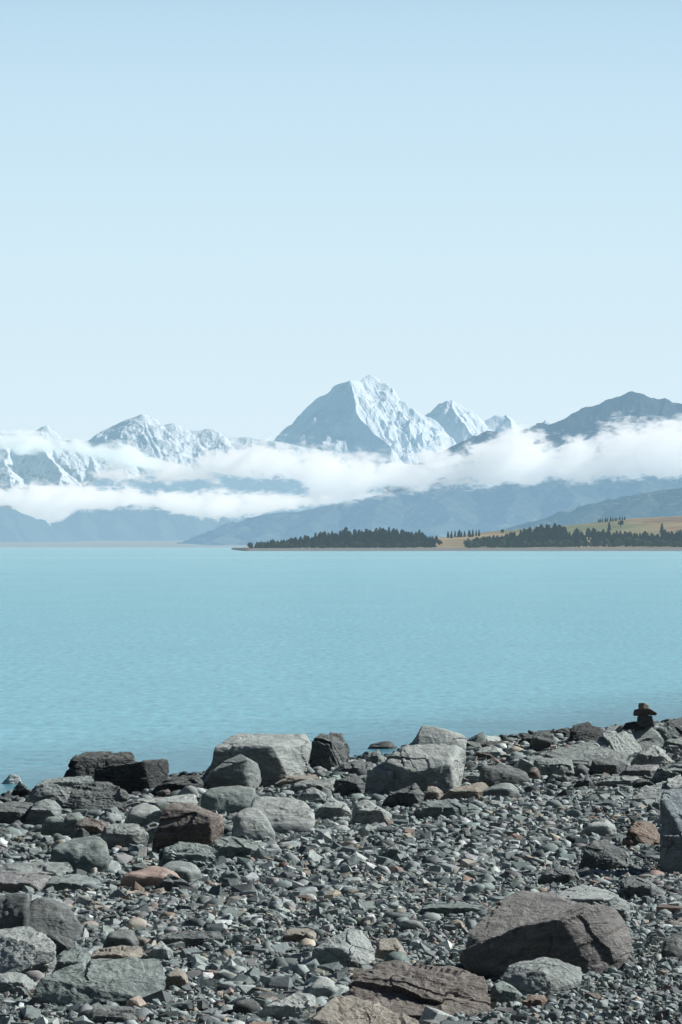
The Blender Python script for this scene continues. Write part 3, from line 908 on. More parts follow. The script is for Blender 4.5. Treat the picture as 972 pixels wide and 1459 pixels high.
lum = nt.math('MULTIPLY', lum, nt.lin(w2, .3, .7, .88, 1.12))
deep = nt.mix(1., deep, nt.n('CombineColor', {0: lum, 1: lum, 2: lum}).outputs[0], 'MULTIPLY')
# calm wind lanes
y_ = nt.math('ADD', sx.outputs[1], nt.math('MULTIPLY', gust, 60.))
lane = nt.math('MULTIPLY', nt.ss(y_, 1570., 1590.), nt.math('SUBTRACT', 1., nt.ss(y_, 1650., 1680.)))
lane2 = nt.math('MULTIPLY', nt.math('MULTIPLY', nt.ss(y_, 462., 466.), nt.math('SUBTRACT', 1., nt.ss(y_, 470., 474.))), nt.math('MULTIPLY', nt.ss(nt.noise(nt.vmul(P, (.03, .0, 0.)), 1., 4, .6), .45, .7), .35))
ln = nt.math('ADD', lane, lane2)
deep = nt.mix(nt.math('MULTIPLY', ln, .45), deep, (.42, .78, .84))
# shallows over dark stones near the beach
sh = nt.n('VectorMath', operation='DOT_PRODUCT')
nt.put(sh.inputs[0], nt.vadd(P, (7.3, -77., 0.)))
sh.inputs[1].default_value = (SN[0], SN[1], 0)
shd = nt.math('ADD', sh.outputs['Value'], nt.math('MULTIPLY', w3, 6.))
shal = nt.ss(shd, -12., 3.)
deep = nt.mix(nt.math('MULTIPLY', shal, .72), deep, (.05, .15, .20))
pr = nt.n('BsdfPrincipled', {'Base Color': deep, 'Roughness': .22, 'IOR': 1.33, 'Normal': bp.outputs[0], 'Specular IOR Level': .5})
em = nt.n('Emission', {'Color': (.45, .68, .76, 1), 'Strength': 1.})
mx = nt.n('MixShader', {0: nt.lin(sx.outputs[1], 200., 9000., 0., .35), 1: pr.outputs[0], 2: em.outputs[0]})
nt.put(nt.out.inputs[0], mx.outputs[0])
V = []
ys = [-200, 0, 60, 120, 300, 1000, 4000, 12000, 60000]
for y in ys:
    for x in (-40000, -3000, -200, 0, 200, 3000, 40000):
        V.append((x, y, 0.))
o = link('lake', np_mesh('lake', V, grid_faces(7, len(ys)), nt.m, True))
tag(o, kind='structure')


# ------------------------------------------------------------------ mountains
def land_material(name, lo, hi, snow=0., haze=.5, hcol=(.42, .62, .76), snowline=(0, 1), zr=(0, 1000), nscale=.004, patch=None, haze_low=None, rib=1.):
    nt = NT(name)
    ge = nt.n('NewGeometry')
    P = ge.outputs['Position']
    sp = nt.n('SeparateXYZ', {0: P})
    nn = nt.n('SeparateXYZ', {0: ge.outputs['Normal']})
    n1 = nt.noise(P, nscale, 7, .62, .3)
    n2 = nt.noise(P, nscale * 7, 6, .65, .2)
    c = nt.mix(nt.ss(n1, .35, .65), lo, hi)
    v = nt.lin(n2, .3, .7, .7, 1.3)
    c = nt.mix(1., c, nt.n('CombineColor', {0: v, 1: v, 2: v}).outputs[0], 'MULTIPLY')
    if patch:
        c = nt.mix(nt.math('MULTIPLY', nt.ss(nt.noise(nt.vmul(P, (1., 1., 4.)), nscale * 3, 6, .65, .8), .56, .66), patch[1]), c, patch[0])
    rough = .9
    if snow:
        hz = nt.lin(sp.outputs[2], snowline[0], snowline[1])
        s = nt.math('ADD', hz, nt.math('MULTIPLY', nt.math('SUBTRACT', n2, .5), 1.6))
        s = nt.math('ADD', s, nt.math('MULTIPLY', nt.math('SUBTRACT', nn.outputs[2], .55), 1.0))
        s = nt.math('ADD', s, nt.math('MULTIPLY', nt.math('SUBTRACT', n1, .5), .9))
        s = nt.math('MULTIPLY', nt.ss(s, .38, .62), snow)
        c = nt.mix(s, c, (.86, .88, .90))
    bp = nt.n('Bump', {'Height': nt.math('ADD', n2, nt.math('MULTIPLY', nt.noise(P, nscale * 22, 5, .6), .35)), 'Strength': .8 * rib, 'Distance': .22 / nscale * .25})
    pr = nt.n('BsdfPrincipled', {'Base Color': c, 'Roughness': rough, 'Normal': bp.outputs[0], 'Specular IOR Level': .1})
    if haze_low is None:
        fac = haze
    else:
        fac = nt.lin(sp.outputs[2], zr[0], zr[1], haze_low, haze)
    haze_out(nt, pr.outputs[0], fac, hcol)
    return nt.m


def ridge_field(segs, X, Y, warp=0., wfreq=.003, seed=0):
    """segs: (A, B, slope_front_or_both, slope_back); A and B world points on a crest"""
    P = np.stack([X, Y, np.full_like(X, seed * 7.7)], -1)
    wx = warp * fbm(P * wfreq, 3)
    wy = warp * fbm(P * wfreq + 91, 3)
    Xw, Yw = X + wx, Y + wy
    Hh = np.full(X.shape, -1e9)
    near = np.full(X.shape, 1e9)
    for A, B, sl in segs:
        ax, ay = A[0], A[1]
        dx, dy = B[0] - ax, B[1] - ay
        L = dx * dx + dy * dy + 1e-9
        t = np.clip(((Xw - ax) * dx + (Yw - ay) * dy) / L, 0, 1)
        d = np.hypot(Xw - ax - t * dx, Yw - ay - t * dy)
        z = A[2] + (B[2] - A[2]) * t - sl * d
        upd = z > Hh
        near = np.where(upd, d, near)
        Hh = np.maximum(Hh, z)
    return Hh, near


def poly(pts, sl):
    w = [at(*p) for p in pts]
    return [(w[i], w[i + 1], sl) for i in range(len(w) - 1)]


def mountain(name, segs, xr, yr, n, mat, amp, freq, label=None, cat=None, warp=60., seed=0, base=0., rid=1., wf=.0035, west_calm=None):
    xs = np.linspace(xr[0], xr[1], n[0])
    ys = np.linspace(yr[0], yr[1], n[1])
    X, Y = np.meshgrid(xs, ys)
    Z, near = ridge_field(segs, X, Y, warp, wf, seed)
    P = np.stack([X, Y, Z * .5 + seed * 100], -1) * freq
    rn = ridged(P, 6, .55) - .6
    if west_calm is not None:
        rid = rid * (.3 + .7 * sstep(west_calm - 60, west_calm + 160, X + (Y - 30000) * .55))
    k = .18 + .82 * np.clip(near / (2.2 * amp / .35), 0, 1)
    Z = Z + amp * k * rn * rid
    Z = np.maximum(Z, base - 40)
    V = np.stack([X, Y, Z], -1).reshape(-1, 3)
    o = link(name, np_mesh(name, V, grid_faces(*n), mat, True))
    o['kind'] = 'structure'
    return o


HZ = (.43, .64, .77)
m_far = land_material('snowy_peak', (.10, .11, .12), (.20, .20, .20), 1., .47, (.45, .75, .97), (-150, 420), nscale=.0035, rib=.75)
seg = []
# main peak
seg += poly([(495, 543, 30000), (478, 552, 30120), (455, 568, 30300), (440, 583, 30420), (420, 603, 30600), (396, 624, 30800), (370, 650, 31000), (330, 690, 31200)], 1.35)
seg += poly([(495, 543, 30000), (512, 544, 30150), (520, 538, 30200), (528, 535, 30250), (536, 541, 30250), (545, 556, 30280), (560, 575, 30320), (577, 581, 30350), (590, 583, 30350), (605, 594, 30400), (625, 603, 30450), (640, 622, 30500), (670, 650, 30500)], 1.05)
seg += poly([(495, 543, 30000), (505, 572, 29800), (517, 597, 29640), (534, 617, 29480), (556, 640, 29300), (580, 680, 29100)], 1.25)
seg += poly([(545, 556, 30280), (556, 590, 30060), (575, 620, 29860), (600, 650, 29650)], 1.2)
seg += poly([(577, 581, 30350), (598, 610, 30150), (620, 640, 29950)], 1.2)
# second peak
seg2 = poly([(560, 640, 31500), (605, 600, 31500), (620, 580, 31500), (641, 569, 31450), (655, 577, 31500), (672, 588, 31550), (690, 601, 31600), (706, 594, 31650), (720, 592, 31650), (745, 606, 31700), (758, 612, 31700), (775, 598, 31700), (788, 606, 31700), (820, 640, 31700)], 1.1)
seg2 += poly([(641, 569, 31450), (652, 592, 31250), (668, 615, 31050), (690, 650, 30800)], 1.2)
seg2 += poly([(720, 592, 31650), (730, 610, 31450), (745, 640, 31200)], 1.2)
mountain('highest_snow_mountain', seg, (-1100, 1400), (28700, 31600), (520, 460), m_far, 92, .0036, warp=50, seed=1, west_calm=60.)
mountain('second_snow_mountain', seg2, (300, 2300), (30300, 32300), (420, 330), m_far, 85, .0040, warp=40, seed=2)
m_left = land_material('snowy_left_range', (.09, .11, .13), (.16, .18, .19), 1., .47, (.46, .75, .95), (60, 560), nscale=.0042, rib=1.1)
seg = poly([(60, 700, 25400), (110, 655, 25300), (135, 625, 25200), (160, 609, 25100), (185, 597, 25030), (200, 591, 25000), (208, 592, 25030), (208, 596, 25010), (218, 601, 25020), (230, 606, 25030), (240, 604, 25040), (250, 603, 25050), (260, 610, 25050), (272, 614, 25060), (284, 614, 25060), (293, 611, 25070), (300, 612, 25070), (310, 618, 25080), (324, 622, 25090), (338, 623, 25100), (352, 622, 25100), (366, 625, 25100), (380, 627, 25100), (400, 631, 25100), (500, 650, 25100)], .7)
seg += poly([(200, 591, 25000), (210, 615, 24800), (224, 645, 24600), (240, 690, 24300)], 1.0)
seg += poly([(248, 606, 25120), (268, 636, 24850), (290, 690, 24500)], .95)
seg += poly([(225, 608, 25100), (240, 628, 24900), (262, 680, 24500)], .95)
seg += poly([(297, 614, 25170), (312, 645, 24850), (340, 700, 24500)], .95)
seg += poly([(352, 626, 25210), (370, 660, 24900), (400, 710, 24500)], .95)
mountain('snowy_pyramid_mountain', seg, (-2300, 300), (23600, 26300), (480, 400), m_left, 32, .0052, warp=30, seed=3)
seg = poly([(-260, 640, 22600), (-120, 618, 22500), (-60, 630, 22500), (0, 618, 22500), (30, 622, 22450), (62, 607, 22400), (90, 628, 22400), (130, 640, 22400), (170, 655, 22400), (210, 690, 22400), (240, 740, 22400)], .95)
for a in ((-60, 632), (0, 622), (62, 612), (130, 642), (170, 658)):
    seg += poly([(a[0], a[1], 22420), (a[0] + 14, a[1] + 45, 22000), (a[0] + 25, a[1] + 95, 21600)], 1.1)
m_left2 = land_material('left_snow_range', (.09, .11, .13), (.15, .17, .18), 1., .50, (.49, .77, .94), (150, 680), nscale=.0045)
mountain('left_snow_range', seg, (-3600, -900), (20900, 23500), (520, 380), m_left2, 75, .0032, warp=60, seed=4)
# blue ranges without snow
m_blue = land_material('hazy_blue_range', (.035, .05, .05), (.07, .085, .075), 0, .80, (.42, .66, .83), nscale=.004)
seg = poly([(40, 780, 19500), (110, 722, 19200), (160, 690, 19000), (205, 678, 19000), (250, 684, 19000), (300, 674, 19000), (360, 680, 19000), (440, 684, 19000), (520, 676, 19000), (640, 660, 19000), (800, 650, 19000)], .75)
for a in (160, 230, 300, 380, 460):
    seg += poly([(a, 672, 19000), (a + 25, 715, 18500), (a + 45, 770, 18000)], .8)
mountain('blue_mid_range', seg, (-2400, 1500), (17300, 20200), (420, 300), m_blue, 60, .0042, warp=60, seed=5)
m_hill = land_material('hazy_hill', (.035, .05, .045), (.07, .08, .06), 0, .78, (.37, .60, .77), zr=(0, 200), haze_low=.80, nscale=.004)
seg = poly([(40, 790, 15800), (66, 765, 15700), (85, 748, 15600), (108, 730, 15500), (145, 712, 15500), (250, 708, 15500), (310, 728, 15500), (345, 752, 15500), (420, 775, 15500)], .6)
for a in (110, 160, 215, 270, 320):
    seg += poly([(a, 722, 15500), (a + 12, 750, 15150), (a + 20, 776, 14800)], .62)
mountain('hill_under_low_cloud', seg, (-1700, 300), (14400, 16600), (360, 260), m_hill, 22, .0055, warp=30, seed=6)
seg = poly([(-300, 690, 13600), (-60, 712, 13600), (0, 722, 13600), (22, 727, 13600), (36, 740, 13600), (50, 757, 13600), (66, 772, 13600)], .55)
for a in ((-40, 716), (0, 724), (22, 729)):
    seg += poly([(a[0], a[1], 13600), (a[0] + 14, a[1] + 26, 13300), (a[0] + 24, 776, 13000)], .6)
mountain('hill_at_left_edge', seg, (-2300, -1000), (12700, 14500), (260, 260), m_hill, 18, .006, warp=25, seed=7)
# dark mountain on the right
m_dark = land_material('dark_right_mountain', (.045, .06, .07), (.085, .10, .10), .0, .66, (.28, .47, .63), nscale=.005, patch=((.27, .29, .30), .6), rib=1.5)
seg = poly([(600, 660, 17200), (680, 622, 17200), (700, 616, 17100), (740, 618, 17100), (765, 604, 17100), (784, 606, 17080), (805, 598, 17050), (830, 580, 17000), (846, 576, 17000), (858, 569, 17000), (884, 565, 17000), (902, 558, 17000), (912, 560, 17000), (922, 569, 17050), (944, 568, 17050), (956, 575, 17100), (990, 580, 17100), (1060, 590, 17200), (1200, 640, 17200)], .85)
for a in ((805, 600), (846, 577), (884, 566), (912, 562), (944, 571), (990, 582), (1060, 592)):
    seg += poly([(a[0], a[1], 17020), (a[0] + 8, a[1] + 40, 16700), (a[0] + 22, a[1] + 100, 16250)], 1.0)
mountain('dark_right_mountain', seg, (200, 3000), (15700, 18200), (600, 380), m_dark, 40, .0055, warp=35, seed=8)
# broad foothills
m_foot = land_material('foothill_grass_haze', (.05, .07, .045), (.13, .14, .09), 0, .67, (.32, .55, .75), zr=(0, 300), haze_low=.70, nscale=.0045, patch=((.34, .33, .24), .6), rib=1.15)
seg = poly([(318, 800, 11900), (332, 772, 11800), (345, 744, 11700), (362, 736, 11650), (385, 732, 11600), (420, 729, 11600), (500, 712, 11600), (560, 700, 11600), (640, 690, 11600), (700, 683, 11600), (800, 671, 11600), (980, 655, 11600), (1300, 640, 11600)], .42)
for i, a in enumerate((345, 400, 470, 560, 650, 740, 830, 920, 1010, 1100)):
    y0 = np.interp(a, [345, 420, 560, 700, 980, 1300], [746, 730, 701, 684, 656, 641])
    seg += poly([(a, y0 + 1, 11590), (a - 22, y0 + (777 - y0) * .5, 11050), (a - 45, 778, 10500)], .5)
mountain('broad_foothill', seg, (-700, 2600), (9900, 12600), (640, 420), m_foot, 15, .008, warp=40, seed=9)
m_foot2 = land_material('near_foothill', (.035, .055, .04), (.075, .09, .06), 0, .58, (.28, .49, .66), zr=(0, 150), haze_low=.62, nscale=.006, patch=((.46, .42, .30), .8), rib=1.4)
seg = poly([(520, 790, 8900), (620, 770, 8800), (700, 757, 8700), (800, 735, 8600), (860, 716, 8600), (910, 704, 8600), (980, 693, 8600), (1300, 676, 8600)], .35)
for a in (700, 780, 850, 920, 990, 1080):
    y0 = np.interp(a, [520, 620, 700, 800, 910, 980, 1300], [790, 770, 757, 735, 704, 693, 676])
    seg += poly([(a, y0 + 1, 8590), (a - 30, y0 + (770 - y0) * .5, 8150), (a - 60, 772, 7700)], .42)
mountain('near_foothill', seg, (0, 2000), (7200, 9400), (460, 360), m_foot2, 12, .011, warp=25, seed=10)

# river flat at the head of the lake
xs = np.linspace(-6000, 3500, 120)
ys = np.linspace(8300, 17000, 160)
X, Y = np.meshgrid(xs, ys)
P = np.stack([X * .0012, Y * .0012, X * 0], -1)
Z = -.6 + (Y - 8900) * .0042 + 1.0 * perlin(P) + .5 * perlin(P * 5)
nt = NT('river_flat_gravel')
ge = nt.n('NewGeometry')
n1 = nt.noise(nt.vmul(ge.outputs['Position'], (.0012, .0035, 1.)), 1., 7, .6, .4)
n2 = nt.noise(nt.vmul(ge.outputs['Position'], (.0006, .006, 1.)), 1., 5, .6, .2)
c = nt.mix(nt.ss(n1, .4, .6), (.16, .16, .14), (.24, .22, .18))
c = nt.mix(nt.ss(n2, .60, .64), c, (.60, .66, .68))
pr = nt.n('BsdfPrincipled', {'Base Color': c, 'Roughness': .9})
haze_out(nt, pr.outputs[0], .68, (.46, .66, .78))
tag(link('river_flat', np_mesh('river_flat', np.stack([X, Y, Z], -1).reshape(-1, 3), grid_faces(120, 160), nt.m)), kind='structure')

# ------------------------------------------------------------------ peninsula
PXK = [300, 335, 350, 400, 480, 560, 640, 700, 760, 800, 850, 900, 972, 1200]
PYK = [786, 783, 780, 776, 773, 768, 764, 757, 753, 749, 744, 739, 736, 730]
D_R = 4600.


def pen_z(x, y):
    px = to_px(x, y)
    wob = 40 * perlin(np.stack([x * .006, y * .002, x * 0 + 4], -1))
    ds = 3480 + wob + np.clip(349 - px, 0, 400) * 60
    py = np.interp(px, PXK, PYK)
    zr = CAMZ + (HORIZON - py) / F * D_R
    t = (y - ds)
    z = -1.5 + 4.0 * sstep(-20, 75, t)
    rise = np.clip(t - 40, 0, None) / (D_R - 3520)
    z = z + np.clip(zr - 2.5, -2, 200) * np.clip(rise, 0, 1.15) ** 1.25
    fall = np.clip(y - D_R, 0, None)
    z = z - fall * .03
    z = z + 5 * np.exp(-((px - 525) / 85) ** 2 - ((y - 4020) / 210) ** 2) + 6 * np.exp(-((px - 790) / 70) ** 2 - ((y - 3850) / 120) ** 2)
    P = np.stack([x * .008, y * .004, x * 0], -1)
    z = z + (1.0 * fbm(P, 4)) * sstep(20, 300, t)
    return z


xs = np.linspace(-500, 900, 420)
ys = np.concatenate([np.linspace(3350, 3700, 140), np.linspace(3705, 5400, 240)])
X, Y = np.meshgrid(xs, ys)
Z = pen_z(X, Y)
nt = NT('dry_tussock_land')
ge = nt.n('NewGeometry')
P = ge.outputs['Position']
sp = nt.n('SeparateXYZ', {0: P})
n1 = nt.noise(nt.vmul(P, (.006, .004, .02)), 1., 7, .62, .5)
n2 = nt.noise(nt.vmul(P, (.05, .03, .1)), 1., 6, .65, .3)
c = nt.mix(nt.ss(n1, .38, .6), (.46, .35, .19), (.30, .23, .13))
gr = nt.math('MULTIPLY', nt.math('MULTIPLY', nt.ss(sp.outputs[0], 180., 240.), nt.math('SUBTRACT', 1., nt.ss(sp.outputs[0], 330., 390.))), nt.math('MULTIPLY', nt.ss(sp.outputs[2], 14., 17.), nt.ss(n1, .3, .45)))
c = nt.mix(nt.math('MULTIPLY', gr, .85), c, (.17, .23, .10))
er = nt.math('MULTIPLY', nt.ss(sp.outputs[0], 290., 340.), nt.ss(nt.noise(nt.vmul(P, (.010, .012, .14)), 1., 6, .6, 1.), .52, .58))
c = nt.mix(nt.math('MULTIPLY', er, .75), c, (.22, .14, .10))
v = nt.lin(n2, .3, .7, .72, 1.22)
c = nt.mix(1., c, nt.n('CombineColor', {0: v, 1: v, 2: v}).outputs[0], 'MULTIPLY')
beach = nt.math('SUBTRACT', 1., nt.ss(nt.math('ADD', sp.outputs[2], nt.math('MULTIPLY', n2, .8)), 3.0, 3.7))
c = nt.mix(beach, c, (.22, .225, .22))
pr = nt.n('BsdfPrincipled', {'Base Color': c, 'Roughness': .95, 'Specular IOR Level': .1})
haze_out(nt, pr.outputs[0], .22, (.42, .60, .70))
tag(link('peninsula', np_mesh('peninsula', np.stack([X, Y, Z], -1).reshape(-1, 3), grid_faces(420, 380), nt.m)), kind='structure')


# ------------------------------------------------------------------ trees
def foliage_material(name, a, b, haze=.2):
    nt = NT(name)
    oi = nt.n('ObjectInfo')
    ge = nt.n('NewGeometry')
    n1 = nt.noise(ge.outputs['Position'], .6, 3, .6)
    k = nt.math('ADD', nt.math('MULTIPLY', oi.outputs['Random'], .6), nt.math('MULTIPLY', n1, .5), clamp=True)
    c = nt.mix(k, a, b)
    pr = nt.n('BsdfPrincipled', {'Base Color': c, 'Roughness': .8, 'Specular IOR Level': .15})
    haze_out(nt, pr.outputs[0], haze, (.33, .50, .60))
    return nt.m


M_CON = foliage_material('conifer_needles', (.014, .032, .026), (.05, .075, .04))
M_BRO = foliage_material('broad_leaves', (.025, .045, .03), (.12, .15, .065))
nt = NT('tree_bark')
pr = nt.n('BsdfPrincipled', {'Base Color': (.07, .05, .04, 1), 'Roughness': .9})
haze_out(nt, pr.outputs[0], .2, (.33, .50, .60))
M_BARK = nt.m


def trunk_geo(h, r, n=6):
    V, Fc = [], []
    for j, (z, k) in enumerate(((-.6, 1.2), (h * .4, .75), (h * .9, .15))):
        for i in range(n):
            a = 2 * math.pi * i / n
            V.append((math.cos(a) * r * k, math.sin(a) * r * k, z))
    for j in range(2):
        for i in range(n):
            Fc.append((j * n + i, j * n + (i + 1) % n, (j + 1) * n + (i + 1) % n, (j + 1) * n + i))
    return V, Fc


def conifer_crown(seed, h=14., w=5.):
    r_ = random.Random(seed)
    V, Fc = [], []
    z = h * r_.uniform(.06, .14)
    lean = r_.uniform(-.03, .03)
    while z < h * .98:
        t = z / h
        rad = w * .5 * (1 - t) ** .55 * r_.uniform(.75, 1.2) * (1 if t > .2 else .6 + 2 * t)
        n = max(5, int(15 * (1 - t) + 5))
        a0 = r_.uniform(0, 6.28)
        for i in range(n):
            if r_.random() < .1:
                continue
            a = a0 + 6.283 * i / n + r_.uniform(-.25, .25)
            L = rad * r_.uniform(.6, 1.2) + .15
            dr = r_.uniform(.1, .5) * L
            wd_ = L * r_.uniform(.25, .45) + .12
            ca, sa = math.cos(a), math.sin(a)
            b = len(V)
            x0 = lean * z
            V += [(x0, 0, z + .25 * L), (x0 + ca * L * .6 - sa * wd_, sa * L * .6 + ca * wd_, z - dr * .4), (x0 + ca * L, sa * L, z - dr), (x0 + ca * L * .6 + sa * wd_, sa * L * .6 - ca * wd_, z - dr * .4)]
            Fc.append((b, b + 1, b + 2, b + 3))
            V += [(x0 + ca * L * .2, sa * L * .2, z + .5), (x0 + ca * L * .9, sa * L * .9, z - dr + .3), (x0 + ca * L * .8, sa * L * .8, z - dr - .5), (x0 + ca * L * .2, sa * L * .2, z - .5)]
            Fc.append((b + 4, b + 5, b + 6, b + 7))
        z += h * .055 * r_.uniform(.8, 1.2)
    return V, Fc


def broad_crown(seed, h=9., w=8.):
    r_ = random.Random(seed)
    V, Fc = [], []
    lobes = [(r_.uniform(-.25, .25) * w, r_.uniform(-.25, .25) * w, h * r_.uniform(.4, .75), w * r_.uniform(.22, .36)) for _ in range(7)]
    for lx, ly, lz, lr in lobes:
        for _ in range(85):
            u = np.array([r_.gauss(0, 1), r_.gauss(0, 1), r_.gauss(0, 1)])
            u /= np.linalg.norm(u)
            p = np.array([lx, ly, lz]) + u * lr * r_.uniform(.65, 1.05)
            t1 = np.cross(u, (r_.gauss(0, 1), r_.gauss(0, 1), r_.gauss(0, 1)))
            t1 /= np.linalg.norm(t1)
            t2 = np.cross(u + np.array([r_.gauss(0, .5) for _ in range(3)]), t1)
            s = r_.uniform(.3, .6)
            b = len(V)
            V += [tuple(p + t1 * s), tuple(p + t2 * s), tuple(p - t1 * s), tuple(p - t2 * s)]
            Fc.append((b, b + 1, b + 2, b + 3))
    return V, Fc


def merged_tree(name, crown, trunk, mc):
    V, Fc = crown
    n = len(V)
    me = np_mesh(name, list(V) + list(trunk[0]), list(Fc) + [tuple(i + n for i in f) for f in trunk[1]], mc, True)
    me.materials.append(M_BARK)
    mi = np.zeros(len(me.polygons), np.int32)
    mi[len(Fc):] = 1
    me.polygons.foreach_set('material_index', mi)
    return me


CON = [merged_tree('conifer', conifer_crown(i, 14, 4.6 + .5 * (i % 3)), trunk_geo(14, .25), M_CON) for i in range(8)]
BRO = [merged_tree('broadleaf', broad_crown(50 + i), trunk_geo(6, .25), M_BRO) for i in range(6)]
rt = random.Random(21)


def plant(meshes, name, px, D, hgt, native, label, group, cat='tree', wid=1.):
    x = (px - W / 2) / F * D
    z = float(pen_z(np.array([x]), np.array([float(D)]))[0])
    o = bpy.data.objects.new(name, rt.choice(meshes))
    C.objects.link(o)
    s = hgt / native
    o.location = (x, D, z - .1)
    o.scale = (s * wid, s * wid, s)
    o.rotation_euler = (0, 0, rt.uniform(0, 6.28))
    return tag(o, label, cat, group)


# left wood
for i in range(132):
    row = i % 4
    px = 356 + (622 - 356) * ((i // 4) + rt.random()) / 33
    D = 3620 + row * 105 + rt.uniform(-25, 25)
    hgt = np.interp(px, [352, 400, 440, 480, 560, 600, 625], [5, 9, 13, 16, 17, 13, 9]) * rt.uniform(.5, 1.1)
    plant(CON, 'conifer_tree', px, D, hgt, 14, 'dark conifer in the wood on the low peninsula point', 'conifers of the wood on the peninsula point', wid=rt.uniform(1.4, 2.1))
# right wood
for i in range(148):
    row = i % 4
    px = 662 + (1010 - 662) * ((i // 4) + rt.random()) / 37
    D = 3605 + row * 80 + rt.uniform(-25, 25)
    hgt = np.interp(px, [660, 690, 740, 765, 795, 810, 860, 900, 940, 1000], [7, 9, 10, 16, 16, 11, 10, 9, 10, 10]) * rt.uniform(.5, 1.1)
    plant(CON, 'conifer_tree', px, D, hgt, 14, 'dark conifer in the shore wood below the dry hillside', 'conifers of the shore wood below the hillside', wid=rt.uniform(1.4, 2.1))
for i in range(84):
    px = 664 + (1004 - 664) * (i + rt.random()) / 84
    plant(BRO, 'broadleaf_tree', px, 3565 + rt.uniform(-15, 70), rt.uniform(4.5, 9.5), 9, 'rounded lighter green tree at the foot of the shore wood', 'rounded trees fronting the shore wood', wid=1.05)
for i in range(50):
    px = 356 + (600 - 356) * (i + rt.random()) / 50
    plant(BRO, 'broadleaf_tree', px, 3585 + rt.uniform(-15, 60), rt.uniform(3.5, 7), 9, 'low rounded bush-like tree fronting the wood on the point', 'rounded trees fronting the wood on the point', wid=1.1)
for i in range(12):
    px = 638 + (684 - 638) * (i + rt.random()) / 12
    plant(CON, 'conifer_tree', px, 4350 + rt.uniform(-40, 40), rt.uniform(7, 10), 14, 'small conifer in the clump on the dry hill between the woods', 'conifers in the clump between the woods', wid=1.3)
for i in range(10):
    px = 552 + (610 - 552) * (i + rt.random()) / 10
    plant(BRO, 'broadleaf_tree', px, 3620 + rt.uniform(-10, 30), rt.uniform(4, 7), 9, 'dark bush-like tree in the row at the shore between the woods', 'bush-like trees at the shore between the woods')
for i in range(12):
    px = 850 + (892 - 850) * (i + rt.random()) / 12
    plant(CON, 'conifer_tree', px, 4640 + rt.uniform(-30, 60), rt.uniform(4, 7.5), 14, 'small conifer in the row on the hill crest', 'conifers on the hill crest', wid=1.3)


def wood_mass():
    """the trees of both woods beyond the nearest three hundred"""
    rw = np.random.default_rng(77)
    VV, FF, off = [], [], 0
    for a, b, n, dd, hp in ((356, 616, 330, (3600, 4080), ([352, 400, 480, 560, 600, 625], [4, 8, 13, 14, 11, 7])),
                            (664, 1010, 380, (3590, 3900), ([660, 690, 740, 765, 795, 810, 860, 1000], [6, 9, 10, 15, 15, 11, 10, 10]))):
        for _ in range(n):
            px, D = rw.uniform(a, b), rw.uniform(*dd)
            if a < 400 and D > 3700 and px < 400:
                D = 3650
            h = np.interp(px, *hp) * rw.uniform(.6, 1.05)
            v, f = WOOD_T[rw.integers(len(WOOD_T))]
            x = (px - W / 2) / F * D
            z = float(pen_z(np.array([x]), np.array([D]))[0])
            sc_h = h / 14
            an = rw.uniform(0, 6.28)
            w_ = sc_h * rw.uniform(1.5, 2.4)
            q = np.stack([(v[:, 0] * math.cos(an) - v[:, 1] * math.sin(an)) * w_ + x, (v[:, 0] * math.sin(an) + v[:, 1] * math.cos(an)) * w_ + D, v[:, 2] * sc_h + z - .1], -1)
            VV.append(q)
            FF.append(f + off)
            off += len(v)
    o = link('conifer_wood', np_mesh('conifer_wood', np.vstack(VV), np.vstack(FF), M_WOOD, True))
    tag(o, 'dense mass of dark conifers filling the two woods on the far peninsula', 'wood', kind='stuff')


WOOD_T = []
for i in range(6):
    v_, f_ = conifer_crown(400 + i, 14, 5.2)
    WOOD_T.append((np.array(v_), np.array(f_)))
nt = NT('mixed_wood_foliage')
ge = nt.n('NewGeometry')
n1 = nt.noise(ge.outputs['Position'], .12, 4, .6)
pr = nt.n('BsdfPrincipled', {'Base Color': nt.mix(nt.ss(n1, .4, .62), (.014, .032, .026), (.055, .075, .04)), 'Roughness': .85, 'Specular IOR Level': .1})
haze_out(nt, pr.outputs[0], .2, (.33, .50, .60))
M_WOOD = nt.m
wood_mass()


def lone_tree(px, D, hgt, kind, label, seed):
    x = (px - W / 2) / F * D
    z = float(pen_z(np.array([x]), np.array([float(D)]))[0])
    e = link('conifer_tree' if kind else 'broadleaf_tree', None)
    e.location = (x, D, z - .1)
    s = hgt / (14 if kind else 9)
    e.scale = (s, s, s)
    tag(e, label, 'tree')
    v, f = conifer_crown(seed, 14, 6.5) if kind else broad_crown(seed)
    link('crown', np_mesh('crown', v, f, M_CON, True), e)
    v, f = trunk_geo(14 if kind else 6, .3)
    link('trunk', np_mesh('trunk', v, f, M_BARK, True), e)


lone_tree(868, 4250, 11, 1, 'lone conifer on the green slope below the crest row', 301)
lone_tree(884, 4330, 9, 0, 'lone dark rounded tree on the green slope right of the lone conifer', 302)
lone_tree(943, 4050, 13, 1, 'tall lone conifer standing above the shore wood far along the hillside', 303)
lone_tree(627, 3760, 7, 0, 'single dark bush-like tree on the golden slope between the woods', 304)
lone_tree(600, 3680, 8, 0, 'largest rounded tree at the right end of the shore row between the woods', 305)
lone_tree(524, 3600, 7, 0, 'single dark tree at the shore below the tall left wood', 306)
lone_tree(716, 4420, 6, 0, 'small single bush on the bare golden crest behind the shore wood', 307)


